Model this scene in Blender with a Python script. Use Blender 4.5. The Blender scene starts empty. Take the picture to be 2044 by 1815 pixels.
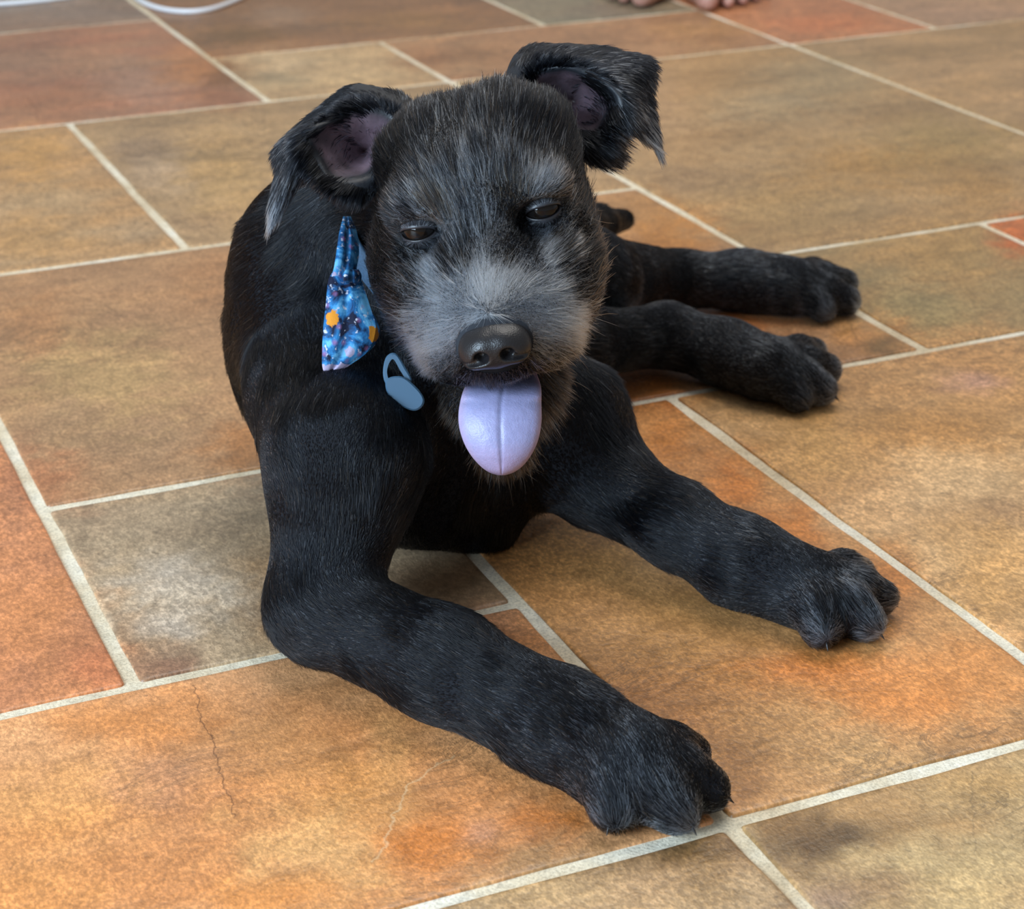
import bpy, math, random
import numpy as np
import openvdb
from mathutils import Vector, Matrix, kdtree

random.seed(7)
RNG = np.random.default_rng(11)
SC = bpy.context.scene
COL = SC.collection

# ------------------------------------------------------------------ camera
W, H = 2044, 1815
F_PX = 3946.84                      # focal length in pixels
PITCH, ROLL, YAW = 0.421371, -0.0066752, -0.4144437
CAM_H = 0.475
CX, CY = W / 2, H / 2

def cam_axes():
    cp, sp = math.cos(PITCH), math.sin(PITCH)
    fwd = np.array([0, cp, -sp]); right = np.array([1.0, 0, 0]); up = np.cross(right, fwd)
    c, s = math.cos(ROLL), math.sin(ROLL)
    r2 = c * right + s * up; u2 = -s * right + c * up
    cy, sy = math.cos(YAW), math.sin(YAW)
    Y = np.array([[cy, -sy, 0], [sy, cy, 0], [0, 0, 1]])
    return Y @ r2, Y @ u2, Y @ fwd
CR, CU, CF = cam_axes()
CAM = np.array([0, 0, CAM_H])
FLAT_F = np.array([CF[0], CF[1], 0]); FLAT_F /= np.linalg.norm(FLAT_F)   # level "away from the camera"
FLAT_R = np.array([CR[0], CR[1], 0]); FLAT_R /= np.linalg.norm(FLAT_R)

def ray(px, py):
    return (px - CX) / F_PX * CR - (py - CY) / F_PX * CU + CF
def PZ(px, py, z=0.0):              # the point of the place at height z behind that pixel
    d = ray(px, py); return CAM + d * ((z - CAM_H) / d[2])
def PD(px, py, dist):               # the point at depth dist (m along the optical axis)
    return CAM + ray(px, py) * dist
def to_px(p):
    q = np.asarray(p, float) - CAM
    z = q @ CF
    return CX + F_PX * (q @ CR) / z, CY - F_PX * (q @ CU) / z

cd = bpy.data.cameras.new('camera'); cam = bpy.data.objects.new('camera', cd); COL.objects.link(cam)
cd.sensor_fit = 'HORIZONTAL'; cd.sensor_width = 36; cd.lens = F_PX / W * 36
cd.clip_start = .02; cd.clip_end = 100
cam.matrix_world = Matrix(((CR[0], CU[0], -CF[0], 0), (CR[1], CU[1], -CF[1], 0), (CR[2], CU[2], -CF[2], CAM_H), (0, 0, 0, 1)))
SC.camera = cam
cd.dof.use_dof = True; cd.dof.focus_distance = .90; cd.dof.aperture_fstop = 16

# ------------------------------------------------------------------ light
wd = bpy.data.worlds.new('room_light'); SC.world = wd; wd.use_nodes = True
wn = wd.node_tree.nodes; wl = wd.node_tree.links
bg = wn['Background']
tc = wn.new('ShaderNodeTexCoord'); sp = wn.new('ShaderNodeSeparateXYZ'); wl.new(tc.outputs['Generated'], sp.inputs[0])
rp = wn.new('ShaderNodeValToRGB'); wl.new(sp.outputs['Z'], rp.inputs[0]); wl.new(rp.outputs[0], bg.inputs[0])
e = rp.color_ramp.elements
e[0].position = 0.0; e[0].color = (.85, .9, .98, 1); e[1].position = 1.0; e[1].color = (.86, .90, .95, 1)
m_ = e.new(.22); m_.color = (.62, .62, .62, 1)
bg.inputs[1].default_value = .40

def area(name, loc, target, sx, sy, power, col):
    d = bpy.data.lights.new(name, 'AREA'); d.shape = 'RECTANGLE'; d.size = sx; d.size_y = sy; d.energy = power; d.color = col
    o = bpy.data.objects.new(name, d); COL.objects.link(o)
    o.location = loc
    o.rotation_euler = (Vector(target) - Vector(loc)).to_track_quat('-Z', 'Y').to_euler()
    return o
DOGC = PZ(900, 900, .08)
# tall window behind and left of the photographer
area('window_daylight', DOGC - FLAT_F * 1.9 - FLAT_R * 1.7 + np.array([0, 0, .95]), DOGC, 1.3, 1.5, 140, (.62, .81, 1.0))
# soft skylight from overhead and the far side of the room
area('skylight', DOGC + FLAT_F * .9 + FLAT_R * .3 + np.array([0, 0, 2.2]), DOGC, 1.6, 1.6, 32, (1.0, .96, .90))

cy_ = SC.cycles; cy_.max_bounces = 7; cy_.diffuse_bounces = 3; cy_.glossy_bounces = 3; cy_.transmission_bounces = 6; cy_.transparent_max_bounces = 8
SC.view_settings.view_transform = 'Standard'; SC.view_settings.look = 'None'
SC.view_settings.exposure = 0.0; SC.view_settings.gamma = 1; SC.view_settings.use_curve_mapping = False

# ------------------------------------------------------------------ helpers
def lin(r, g, b):
    f = lambda v: (v / 255) / 12.92 if v / 255 <= .04045 else ((v / 255 + .055) / 1.055) ** 2.4
    return np.array([f(r), f(g), f(b)])

def new_mesh(name, verts, faces, mat=None, smooth=True):
    me = bpy.data.meshes.new(name)
    me.from_pydata([tuple(v) for v in verts] if not isinstance(verts, list) else verts, [], [tuple(f) for f in faces] if not isinstance(faces, list) else faces)
    if smooth: me.polygons.foreach_set('use_smooth', [True] * len(me.polygons))
    me.update()
    if mat is not None: me.materials.append(mat)
    return me
def link(name, data, parent=None):
    o = bpy.data.objects.new(name, data); COL.objects.link(o)
    if parent is not None: o.parent = parent
    return o
def tag(o, label=None, cat=None, group=None, kind=None):
    if label: o['label'] = label
    if cat: o['category'] = cat
    if group: o['group'] = group
    if kind: o['kind'] = kind
    return o
def set_col(me, name, arr, domain='POINT'):
    a = me.attributes.new(name, 'FLOAT_COLOR', domain)
    b = np.ones((len(arr), 4), np.float32); b[:, :3] = arr
    a.data.foreach_set('color', b.ravel())

class NT:
    """a short way to wire a node material"""
    def __init__(s, name):
        s.m = bpy.data.materials.new(name); s.m.use_nodes = True
        s.n = s.m.node_tree.nodes; s.l = s.m.node_tree.links
        s.b = s.n['Principled BSDF']
    def add(s, t, **k):
        nd = s.n.new(t)
        for a, v in k.items():
            if a.startswith('i_'):
                key = a[2:]; key = int(key) if key.isdigit() else key.replace('_', ' ')
                s.put(v, nd.inputs[key])
            else: setattr(nd, a, v)
        return nd
    def put(s, v, sock):
        if isinstance(v, bpy.types.NodeSocket): s.l.new(v, sock)
        else: sock.default_value = v
    def math(s, op, a, b=0.0, clamp=False):
        nd = s.n.new('ShaderNodeMath'); nd.operation = op; nd.use_clamp = clamp
        s.put(a, nd.inputs[0]); s.put(b, nd.inputs[1]); return nd.outputs[0]
    def mix(s, f, a, b, mode='MIX'):
        nd = s.n.new('ShaderNodeMix'); nd.data_type = 'RGBA'; nd.blend_type = mode
        s.put(f, nd.inputs[0]); s.put(a, nd.inputs[6]); s.put(b, nd.inputs[7]); return nd.outputs[2]
    def ramp(s, f, stops):
        nd = s.n.new('ShaderNodeValToRGB'); s.put(f, nd.inputs[0]); cr = nd.color_ramp
        cr.elements[0].position = stops[0][0]; cr.elements[0].color = stops[0][1]
        cr.elements[1].position = stops[-1][0]; cr.elements[1].color = stops[-1][1]
        for p, c in stops[1:-1]: x = cr.elements.new(p); x.color = c
        return nd.outputs[0]
    def noise(s, vec, scale, detail=4, rough=.55, dist=0.0):
        nd = s.n.new('ShaderNodeTexNoise'); s.put(vec, nd.inputs['Vector'])
        nd.inputs['Scale'].default_value = scale; nd.inputs['Detail'].default_value = detail
        nd.inputs['Roughness'].default_value = rough; nd.inputs['Distortion'].default_value = dist
        return nd.outputs[0]
    def mapping(s, vec, scale=(1, 1, 1), rot=(0, 0, 0)):
        nd = s.n.new('ShaderNodeMapping'); s.put(vec, nd.inputs[0]); nd.inputs['Scale'].default_value = scale
        nd.inputs['Rotation'].default_value = rot; return nd.outputs[0]

G = lambda v: (v, v, v, 1)

# smooth value noise in numpy, for shapes and tile colours
def vnoise(p, seed=0):
    p = np.asarray(p, float); i = np.floor(p).astype(np.int64); f = p - i; f = f * f * (3 - 2 * f)
    def h(ix, iy, iz):
        n = (ix * 374761393 + iy * 668265263 + iz * 2147483647 + seed * 1274126177) & 0xffffffff
        n = ((n ^ (n >> 13)) * 1274126177) & 0xffffffff
        return ((n ^ (n >> 16)) & 0xffff) / 65535.0
    r = 0
    for dx in (0, 1):
        for dy in (0, 1):
            for dz in (0, 1):
                w = (f[:, 0] if dx else 1 - f[:, 0]) * (f[:, 1] if dy else 1 - f[:, 1]) * (f[:, 2] if dz else 1 - f[:, 2])
                r = r + w * h(i[:, 0] + dx, i[:, 1] + dy, i[:, 2] + dz)
    return r * 2 - 1
def fbm(p, seed=0, oct=3):
    r = 0; a = 1; s = 0
    for k in range(oct):
        r = r + a * vnoise(np.asarray(p) * 2 ** k, seed + k * 17); s += a; a *= .5
    return r / s
# ------------------------------------------------------------------ floor: slate-look tiles laid in a random ashlar pattern
# joint lines: XL[k] run away from the camera, YL[j] run across
def floor_xy(pts, ax):
    return float(np.mean([PZ(*p)[ax] for p in pts]))
YL = {8: [(0,65),(307,39)], 7: [(426,117),(850,72),(1085,48),(1364,22)],
      6: [(0,259),(532,205),(850,170),(909,164),(1573,86),(1861,53),(2044,32)], 4: [(0,544),(526,474),(1197,384),(1267,375)],
      3: [(1521,511),(2044,429)], 2: [(89,1010),(575,929),(1263,802),(1448,769),(1672,731),(1844,698),(2044,665)],
      1: [(0,1436),(270,1371),(567,1305),(923,1219),(1014,1201)], 0: [(798,1815),(1282,1691),(1453,1645),(1744,1562),(2044,1482)]}
YL = {k: floor_xy(v, 1) for k, v in YL.items()}
XL = {0: [(0,858),(93,1020),(262,1367)], 1: [(142,248),(367,493),(955,1123),(1035,1206),(1220,1390),(1463,1655),(1629,1815)],
      2: [(274,3),(423,117),(526,198),(1342,793),(1470,900),(2044,1310)],
      3: [(774,87),(906,163),(1206,333),(1514,509),(1703,626),(1840,696)], 4: [(988,1),(1085,45),(1967,454),(2044,489)],
      5: [(1368,10),(1412,27),(1563,84),(1614,98),(2044,265)], 6: [(1710,2),(1858,53)]}
XL = {k: floor_xy(v, 0) for k, v in XL.items()}
MY = (YL[8] - YL[0]) / 8; MX = (XL[6] - XL[0]) / 6
def gx(k): return XL[k] if k in XL else (XL[0] + k * MX if k < 0 else XL[6] + (k - 6) * MX)
def gy(j): return YL[j] if j in YL else (YL[0] + j * MY if (j < 8) else YL[8] + (j - 8) * MY)

BROWN = (158,122,88); TAN = (172,140,100); OLIVE = (136,118,88); ORANGE = (178,120,68); RED = (160,104,78); GREY = (128,118,104); BEIGE = (186,162,124)
# k0, j0, k1, j1, colour, second colour; the ones in the picture first
TILES = [
 (-1,0,1,1, (190,128,72), (204,152,104)), (1,0,2,2, (164,116,66), (190,146,94)), (2,0,5,2, (176,134,82), (192,158,112)),
 (0,1,1,2, (142,118,92), (158,140,114)), (-2,1,0,3, (192,130,84), (176,118,82)), (0,2,3,4, (150,116,84), (166,130,92)),
 (3,3,5,6, (150,122,84), (164,138,100)), (1,4,3,6, (166,140,104), (152,126,92)), (-1,4,1,6, (172,134,88), (158,134,102)),
 (2,6,3,7, (184,158,118), (168,140,104)), (0,6,2,8, (152,116,90), (166,114,86)), (2,7,4,9, (146,108,74), (128,98,70)),
 (3,6,5,7, (158,118,84), (166,130,94)), (4,7,5,9, (124,118,98), (140,128,108)), (5,6,6,8, (180,124,84), (166,112,78)), (6,6,8,8, (168,136,106), (156,128,102)),
 (5,4,7,6, (168,138,100), (154,126,88)), (3,2,4,3, (154,126,84), (134,122,88)), (4,2,6,3, (170,104,62), (160,112,76)),
 (5,3,7,4, BROWN, TAN), (0,-1,1,0, (166,140,104), (140,110,78)), (1,-2,3,0, (178,154,108), (162,128,86)), (3,-2,4,0, TAN, BROWN),
 (-2,-1,0,0, (104,94,90), (130,112,98)), (-1,8,2,10, (132,118,104), (140,116,98)),
 # out of the frame, so that the floor goes on
 (-3,0,-1,1, BROWN, TAN), (-3,3,0,4, TAN, BROWN), (-4,1,-2,3, OLIVE, TAN), (-3,4,-1,6, RED, BROWN), (-2,6,0,8, TAN, OLIVE), (-4,8,-1,10, ORANGE, RED),
 (5,0,7,2, OLIVE, TAN), (6,2,8,3, TAN, ORANGE), (7,3,9,6, RED, BROWN), (4,-2,6,0, ORANGE, BROWN), (-2,-3,0,-1, ORANGE, TAN), (0,-3,1,-1, RED, BROWN), (1,-4,3,-2, TAN, OLIVE),
 (4,9,6,10, TAN, BROWN), (5,8,7,9, OLIVE, BROWN), (2,9,4,10, BROWN, RED), (6,9,8,10, RED, TAN), (7,8,9,9, TAN, RED), (8,6,10,8, BROWN, TAN), (3,-4,5,-2, RED, TAN), (-4,-1,-2,0, TAN, BROWN)]
for a in range(-4, 10, 2):
    TILES += [(a, 10, a + 2, 12, (BROWN, TAN, RED, OLIVE)[a // 2 % 4], TAN), (a - 1, 12, a + 1, 13, (ORANGE, BROWN, TAN)[a // 2 % 3], BROWN), (a, 13, a + 2, 15, (OLIVE, RED, TAN)[a // 2 % 3], BROWN)]

COVER = set()
for t_ in TILES:
    COVER |= {(k, j) for k in range(t_[0], t_[2]) for j in range(t_[1], t_[3])}
PAL = [BROWN, TAN, OLIVE, ORANGE, RED, GREY, BEIGE]
for j in range(-8, 18):                    # the rest of the room, out of the frame
    for k in range(-10, 14):
        if (k, j) in COVER: continue
        w_, h_ = random.choice([(1, 1), (2, 1), (2, 2), (1, 2), (3, 2)])
        if any((a, b) in COVER for a in range(k, k + w_) for b in range(j, j + h_)): w_, h_ = 1, 1
        COVER |= {(a, b) for a in range(k, k + w_) for b in range(j, j + h_)}
        TILES.append((k, j, k + w_, j + h_, random.choice(PAL), random.choice(PAL)))
# tile stains and patches, with window glare painted in on one tile: px, py, rx, ry (in the photo's pixels), colour, strength
BLOBS = [
 (350,1180,110,60,(178,170,158),.6), (330,1250,60,30,(170,164,156),.6), (330,1330,60,32,(122,92,72),.8), (480,1060,90,60,(134,112,84),.4), (540,1180,60,120,(146,108,74),.5),  # pale grey patches here: window glare painted into the tile colour
 (330,1560,80,70,(176,124,96),.55), (260,1440,170,60,(196,122,58),.6), (120,1600,160,80,(206,146,84),.5), (60,1760,150,70,(196,134,76),.5), (640,1700,150,110,(214,166,110),.6),
 (700,1580,110,70,(186,128,70),.5), (850,1690,130,50,(196,116,48),.8), (1100,1640,90,50,(190,112,50),.8), (540,1480,120,80,(190,134,84),.5), (960,1660,40,22,(186,132,106),.6),
 (560,1790,120,40,(200,128,62),.7), (780,1520,40,90,(206,152,98),.4),
 (90,950,80,60,(168,100,66),.5), (60,1250,120,120,(190,122,74),.5), (200,1330,60,40,(178,100,64),.5), (30,1000,40,90,(146,100,80),.5),
 (350,880,180,60,(146,118,88),.5), (500,900,90,60,(150,98,56),.7), (200,750,150,90,(168,140,98),.5), (120,850,90,60,(150,122,90),.5), (430,560,90,60,(146,104,74),.5), (60,640,90,60,(160,112,76),.5),
 (1330,480,90,60,(176,120,62),.8), (1290,410,80,40,(160,116,72),.6), (1440,640,120,30,(172,100,48),.9), (1290,765,90,40,(164,98,44),1), (1760,660,90,50,(176,122,70),.9), (1770,690,40,22,(112,84,52),.8),
 (1880,500,120,60,(166,130,84),.6), (1830,620,120,40,(138,126,88),.7), (2030,470,40,40,(176,96,52),.8),
 (1400,150,90,60,(164,132,96),.6), (1650,160,110,50,(148,130,98),.6), (1520,210,110,30,(150,136,108),.5), (1750,330,160,50,(150,112,64),.6), (1390,350,110,26,(126,106,80),.6), (1900,280,130,50,(142,118,80),.6), (1560,420,150,60,(154,126,88),.5), (1950,370,80,60,(140,106,66),.6), (1300,200,60,80,(166,138,104),.5),
 (1480,1340,200,50,(168,112,58),.6), (1790,1390,170,60,(194,120,56),.8), (1650,1330,160,30,(186,112,54),.7), (1930,1330,140,70,(200,130,68),.6), (1650,1480,160,70,(174,138,98),.5), (1500,1480,120,80,(158,112,66),.5), (1750,1530,110,40,(188,146,98),.4), (1400,1300,120,80,(160,110,58),.4),
 (1180,1150,150,80,(170,122,76),.5), (1350,1250,120,70,(176,128,78),.5), (1470,960,60,60,(190,118,52),.9), (1330,880,60,60,(182,118,58),.9), (1580,1060,80,50,(194,122,56),.9), (1780,1160,60,60,(188,124,66),.8),
 (1950,720,120,60,(176,130,86),.6), (1940,760,60,20,(186,146,128),.6), (1700,850,160,50,(174,130,78),.5), (1900,950,140,70,(196,166,124),.6), (1760,1020,110,50,(192,158,116),.5), (1990,1130,90,90,(170,128,80),.6), (1900,860,150,30,(166,120,70),.6), (2000,1020,70,30,(150,116,88),.6), (1500,800,80,40,(156,130,94),.7), (1620,900,90,50,(180,142,92),.5),
 (1760,1640,170,60,(176,132,84),.6), (1620,1690,80,50,(96,68,42),.85), (1700,1670,60,26,(92,66,42),.8), (1560,1640,60,30,(136,98,60),.6), (1900,1760,170,80,(184,160,112),.5), (1740,1780,90,40,(128,96,72),.6), (1660,1800,50,30,(132,108,88),.7), (1960,1560,120,40,(170,132,84),.6),
 (1130,1720,150,50,(136,108,76),.6), (1400,1705,90,36,(104,76,48),.8), (1060,1790,140,40,(188,158,112),.6), (1300,1770,110,50,(172,142,104),.5), (1420,1760,60,50,(130,100,66),.5),
 (900,1150,80,40,(122,98,72),.6), (990,1240,60,40,(190,138,108),.8),
 (440,150,40,30,(110,74,48),.7), (440,200,60,20,(140,92,72),.6), (280,160,90,50,(150,124,108),.5), (100,200,120,40,(142,96,74),.5), (380,130,60,40,(168,112,66),.5), (60,120,90,50,(142,112,92),.5),
 (280,300,60,40,(132,112,90),.7), (330,350,60,40,(170,150,126),.5), (450,350,90,80,(172,138,92),.5), (400,440,70,30,(150,122,92),.4), (60,310,80,50,(182,138,84),.6), (90,400,110,40,(160,136,102),.6), (60,470,110,40,(178,136,88),.5), (280,460,50,30,(140,122,98),.5),
 (560,155,60,18,(150,136,108),.6), (700,140,90,30,(192,166,124),.5), (560,120,60,20,(196,174,138),.5), (850,120,60,20,(140,96,68),.6), (960,110,60,20,(136,98,70),.5),
 (480,70,90,20,(108,80,52),.6), (560,30,60,20,(150,128,108),.4), (820,40,120,20,(142,104,66),.5), (1200,20,80,14,(120,110,94),.7), (1640,45,90,18,(186,112,74),.6), (1900,25,90,16,(170,138,112),.6), (160,25,120,16,(128,114,104),.6), (1400,60,90,20,(164,124,82),.5),
]
def blob_floor(px, py, rx, ry):
    c = PZ(px, py, 0)[:2]
    a = PZ(px + rx, py, 0)[:2] - c; b = PZ(px, py + ry, 0)[:2] - c
    M = np.linalg.inv(np.stack([a, b], 1)); return c, M
def paint(P, col):
    nz = np.stack([fbm(np.c_[P[:, :2] * 38, 0 * P[:, 0]], 5), fbm(np.c_[P[:, :2] * 38, 0 * P[:, 0]], 9)], 1) * .4
    nz2 = np.stack([fbm(np.c_[P[:, :2] * 130, 0 * P[:, 0]], 15, 2), fbm(np.c_[P[:, :2] * 130, 0 * P[:, 0]], 19, 2)], 1) * .45
    for px, py, rx, ry, c, st in BLOBS:
        st = min(1, st * 1.25); c = (c[0] + 2, c[1] + 4, c[2] - 3) if c[0] > c[2] * 1.7 else c; cc, M = blob_floor(px, py, rx, ry)
        q = (P[:, :2] - cc) @ M.T + nz + nz2
        w = np.exp(-(q ** 2).sum(1) ** 1.3 * .8) * st
        col[:] = col * (1 - w[:, None]) + lin(*c) * w[:, None]

def make_floor():
    V = []; Fc = []; C = []; mats = []; n0 = 0; TID = []
    g = .0038
    for ti, (k0, j0, k1, j1, ca, cb) in enumerate(TILES):
        x0, x1, y0, y1 = gx(k0) + g, gx(k1) - g, gy(j0) + g, gy(j1) - g
        st_ = .004 if ti < 25 else .015
        xs = np.linspace(x0, x1, max(6, int((x1 - x0) / st_))); ys = np.linspace(y0, y1, max(6, int((y1 - y0) / st_)))
        # rounded worn arris: rows just inside the edge, then the drop into the joint
        xs = np.r_[x0, x0, x0 + .0007, x0 + .002, xs[1:-1], x1 - .002, x1 - .0007, x1, x1]; ys = np.r_[y0, y0, y0 + .0007, y0 + .002, ys[1:-1], y1 - .002, y1 - .0007, y1, y1]
        X, Y = np.meshgrid(xs, ys); nx, ny = len(xs), len(ys)
        Z = np.zeros_like(X)
        ix = np.minimum(np.arange(nx), nx - 1 - np.arange(nx)); iy = np.minimum(np.arange(ny), ny - 1 - np.arange(ny))
        I = np.minimum(ix[None, :], iy[:, None])
        Z = np.where(I == 0, -.006, np.where(I == 1, -.0007, np.where(I == 2, -.0002, 0)))
        P = np.stack([X, Y, Z], -1).reshape(-1, 3)
        wob = np.stack([fbm(P * 22 + ti, 3), fbm(P * 22 + ti, 4)], 1) * .0011
        e_ = np.clip(1 - np.minimum(np.minimum(P[:, 0] - x0, x1 - P[:, 0]), np.minimum(P[:, 1] - y0, y1 - P[:, 1])) / .02, 0, 1)
        P[:, :2] += wob * e_[:, None]
        # corners worn round
        dx = np.minimum(P[:, 0] - x0, x1 - P[:, 0]); dy = np.minimum(P[:, 1] - y0, y1 - P[:, 1])
        r = .0022; m = (dx < r) & (dy < r); cxs = np.where(P[:, 0] < (x0 + x1) / 2, x0 + r, x1 - r); cys = np.where(P[:, 1] < (y0 + y1) / 2, y0 + r, y1 - r)
        vx, vy = P[:, 0] - cxs, P[:, 1] - cys; L = np.hypot(vx, vy); Lm = np.maximum(np.abs(vx), np.abs(vy))
        s = np.where(m & (L > 1e-6), Lm / np.maximum(L, 1e-6), 1); P[:, 0] = np.where(m, cxs + vx * s, P[:, 0]); P[:, 1] = np.where(m, cys + vy * s, P[:, 1])
        top = P[:, 2] > -.0001
        P[:, 2] += np.where(P[:, 2] > -.005, .00025 * fbm(P * 14 + ti * 3.1, 8) - .00025, 0)
        t = np.clip(.5 + 1.1 * fbm(np.c_[P[:, 0] * 9, P[:, 1] * 20, 0 * P[:, 0] + ti * 5.3], 1, 4), 0, 1)[:, None]
        c = lin(*ca) * (1 - t) + lin(*cb) * t
        if ti < 25: paint(P, c)
        gy_ = c.mean(1, keepdims=True); c = (gy_ + (c - gy_) * .94) * (1.32, 1.19, 1.07)
        V.append(P); C.append(c); TID.append(np.full(len(P), ti * .37 % 1))
        idx = n0 + np.arange(nx * ny).reshape(ny, nx)
        q = np.stack([idx[:-1, :-1], idx[:-1, 1:], idx[1:, 1:], idx[1:, :-1]], -1).reshape(-1, 4)
        Fc.append(q); mats.append(np.zeros(len(q), int)); n0 += nx * ny
    # the bed of grout
    X, Y = np.meshgrid(np.linspace(gx(-10.02), gx(16.02), 380), np.linspace(gy(-8.02), gy(20.02), 400)); ny, nx = X.shape
    P = np.stack([X, Y, 0 * X], -1).reshape(-1, 3); P[:, 2] = -.0016 + .0004 * fbm(P * 40, 2)
    c = np.tile(lin(206, 192, 166), (len(P), 1)); V.append(P); C.append(c); TID.append(np.zeros(len(P)))
    idx = n0 + np.arange(nx * ny).reshape(ny, nx)
    q = np.stack([idx[:-1, :-1], idx[:-1, 1:], idx[1:, 1:], idx[1:, :-1]], -1).reshape(-1, 4); Fc.append(q); mats.append(np.ones(len(q), int))
    V = np.concatenate(V); Fc = np.concatenate(Fc); C = np.concatenate(C); mats = np.concatenate(mats)
    me = new_mesh('floor', V.tolist(), Fc.tolist())
    me.materials.append(tile_mat()); me.materials.append(grout_mat())
    me.polygons.foreach_set('material_index', mats.astype(np.int32))
    set_col(me, 'tint', np.clip(C, 0, 1))
    a = me.attributes.new('tile_id', 'FLOAT', 'POINT'); a.data.foreach_set('value', np.concatenate(TID).astype(np.float32))
    o = link('floor', me); tag(o, kind='structure'); return o

CRACKS = [  # hairline cracks and light scratches in single tiles, photo pixels; half width (m), colour, strength
 ([(387,1368),(398,1410),(402,1440),(425,1480),(438,1540),(462,1600),(470,1630)], .0006, (92, 56, 34), .7),
 ([(905,1508),(850,1540),(815,1570),(795,1610),(772,1660),(770,1690),(745,1720)], .0009, (232, 196, 150), .55),
 ([(1941,1540),(1940,1620),(1944,1700)], .0007, (118, 96, 66), .5),
 ([(1690,630),(1700,655),(1712,680)], .0012, (96, 74, 50), .4),
 ([(55,195),(70,215),(76,240)], .0011, (90, 62, 48), .6)]
def cracks(t, co, c):
    sp = t.add('ShaderNodeSeparateXYZ'); t.l.new(co, sp.inputs[0])
    wob = t.math('MULTIPLY', t.math('SUBTRACT', t.noise(co, 120, 3, .6), .5), .006)
    X = t.math('ADD', sp.outputs[0], wob); Y = t.math('SUBTRACT', sp.outputs[1], wob)
    for pts, hw, col, st in CRACKS:
        q = [PZ(x, y)[:2] for x, y in pts]; best = None
        for a, b in zip(q[:-1], q[1:]):
            ba = b - a; L2 = float(ba @ ba)
            dx = t.math('SUBTRACT', X, float(a[0])); dy = t.math('SUBTRACT', Y, float(a[1]))
            h = t.math('DIVIDE', t.math('ADD', t.math('MULTIPLY', dx, float(ba[0])), t.math('MULTIPLY', dy, float(ba[1]))), L2, True)
            ex = t.math('SUBTRACT', dx, t.math('MULTIPLY', h, float(ba[0]))); ey = t.math('SUBTRACT', dy, t.math('MULTIPLY', h, float(ba[1])))
            d = t.math('SQRT', t.math('ADD', t.math('MULTIPLY', ex, ex), t.math('MULTIPLY', ey, ey)))
            best = d if best is None else t.math('MINIMUM', best, d)
        m = t.math('MULTIPLY', t.math('SUBTRACT', 1.0, t.math('DIVIDE', best, hw), True), st)
        c = t.mix(m, c, (*lin(*col), 1))
    return c
def tile_mat():
    t = NT('slate_tile')
    co = t.add('ShaderNodeTexCoord').outputs['Object']
    tid = t.add('ShaderNodeAttribute', attribute_name='tile_id').outputs['Fac']
    off = t.add('ShaderNodeVectorMath', operation='ADD'); t.l.new(co, off.inputs[0])
    cmb = t.add('ShaderNodeCombineXYZ'); t.l.new(t.math('MULTIPLY', tid, 13.0), cmb.inputs[2]); t.l.new(cmb.outputs[0], off.inputs[1])
    v = off.outputs[0]
    base = t.add('ShaderNodeAttribute', attribute_name='tint').outputs['Color']
    streak = t.noise(t.mapping(v, (9, 30, 1)), 1, 6, .62, .6)
    cloud = t.noise(t.mapping(v, (7, 10, 1)), 1, 5, .6, .8)
    grain = t.noise(t.mapping(v, (430, 270, 1)), 1, 3, .65)
    grain2 = t.noise(t.mapping(v, (900, 560, 1)), 1, 2, .6)
    mott = t.noise(t.mapping(v, (90, 70, 1)), 1, 5, .7, .4)
    c = t.mix(.5, base, t.ramp(streak, [(.3, G(.66)), (.5, G(1.0)), (.72, G(1.22))]), 'MULTIPLY')
    c = t.mix(.6, c, t.ramp(cloud, [(.3, (.72, .74, .78, 1)), (.5, G(1)), (.7, (1.20, 1.14, 1.04, 1))]), 'MULTIPLY')
    c = t.mix(.55, c, t.ramp(mott, [(.32, G(.62)), (.5, G(1.0)), (.68, G(1.32))]), 'MULTIPLY')
    c = t.mix(t.math('ADD', t.math('MULTIPLY', cloud, .9), .1), c, t.ramp(grain, [(.38, G(.66)), (.5, G(.97)), (.62, G(1.5))]), 'MULTIPLY')
    c = t.mix(.35, c, t.ramp(grain2, [(.35, G(.6)), (.5, G(1.0)), (.65, G(1.4))]), 'MULTIPLY')
    c = cracks(t, co, c)
    # dark veins and specks of the print
    vein = t.noise(t.mapping(v, (14, 30, 1)), 1, 8, .72, 1.4)
    vm = t.ramp(vein, [(.475, G(0)), (.5, G(1)), (.525, G(0))])
    vb = t.ramp(t.noise(t.mapping(v, (6, 6, 1)), 1, 2), [(.5, G(0)), (.62, G(1))])
    c = t.mix(t.math('MULTIPLY', t.math('MULTIPLY', vm, vb), .55), c, (.10, .065, .035, 1))
    speck = t.ramp(t.noise(t.mapping(v, (170, 210, 1)), 1, 2, .5), [(.68, G(0)), (.74, G(1))])
    c = t.mix(t.math('MULTIPLY', speck, .35), c, (.07, .05, .035, 1))
    t.put(c, t.b.inputs['Base Color'])
    ro = t.math('ADD', t.math('MULTIPLY', mott, .25), .26)
    t.put(ro, t.b.inputs['Roughness']); t.b.inputs['Specular IOR Level'].default_value = .6
    h = t.math('ADD', t.math('MULTIPLY', grain, .5), t.math('ADD', t.math('MULTIPLY', mott, 1.2), t.math('MULTIPLY', streak, 1.6)))
    h = t.math('ADD', h, t.math('MULTIPLY', grain2, .25))
    bp = t.add('ShaderNodeBump', i_Height=h); bp.inputs['Strength'].default_value = .55; bp.inputs['Distance'].default_value = .0009
    t.l.new(bp.outputs[0], t.b.inputs['Normal'])
    return t.m
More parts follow.
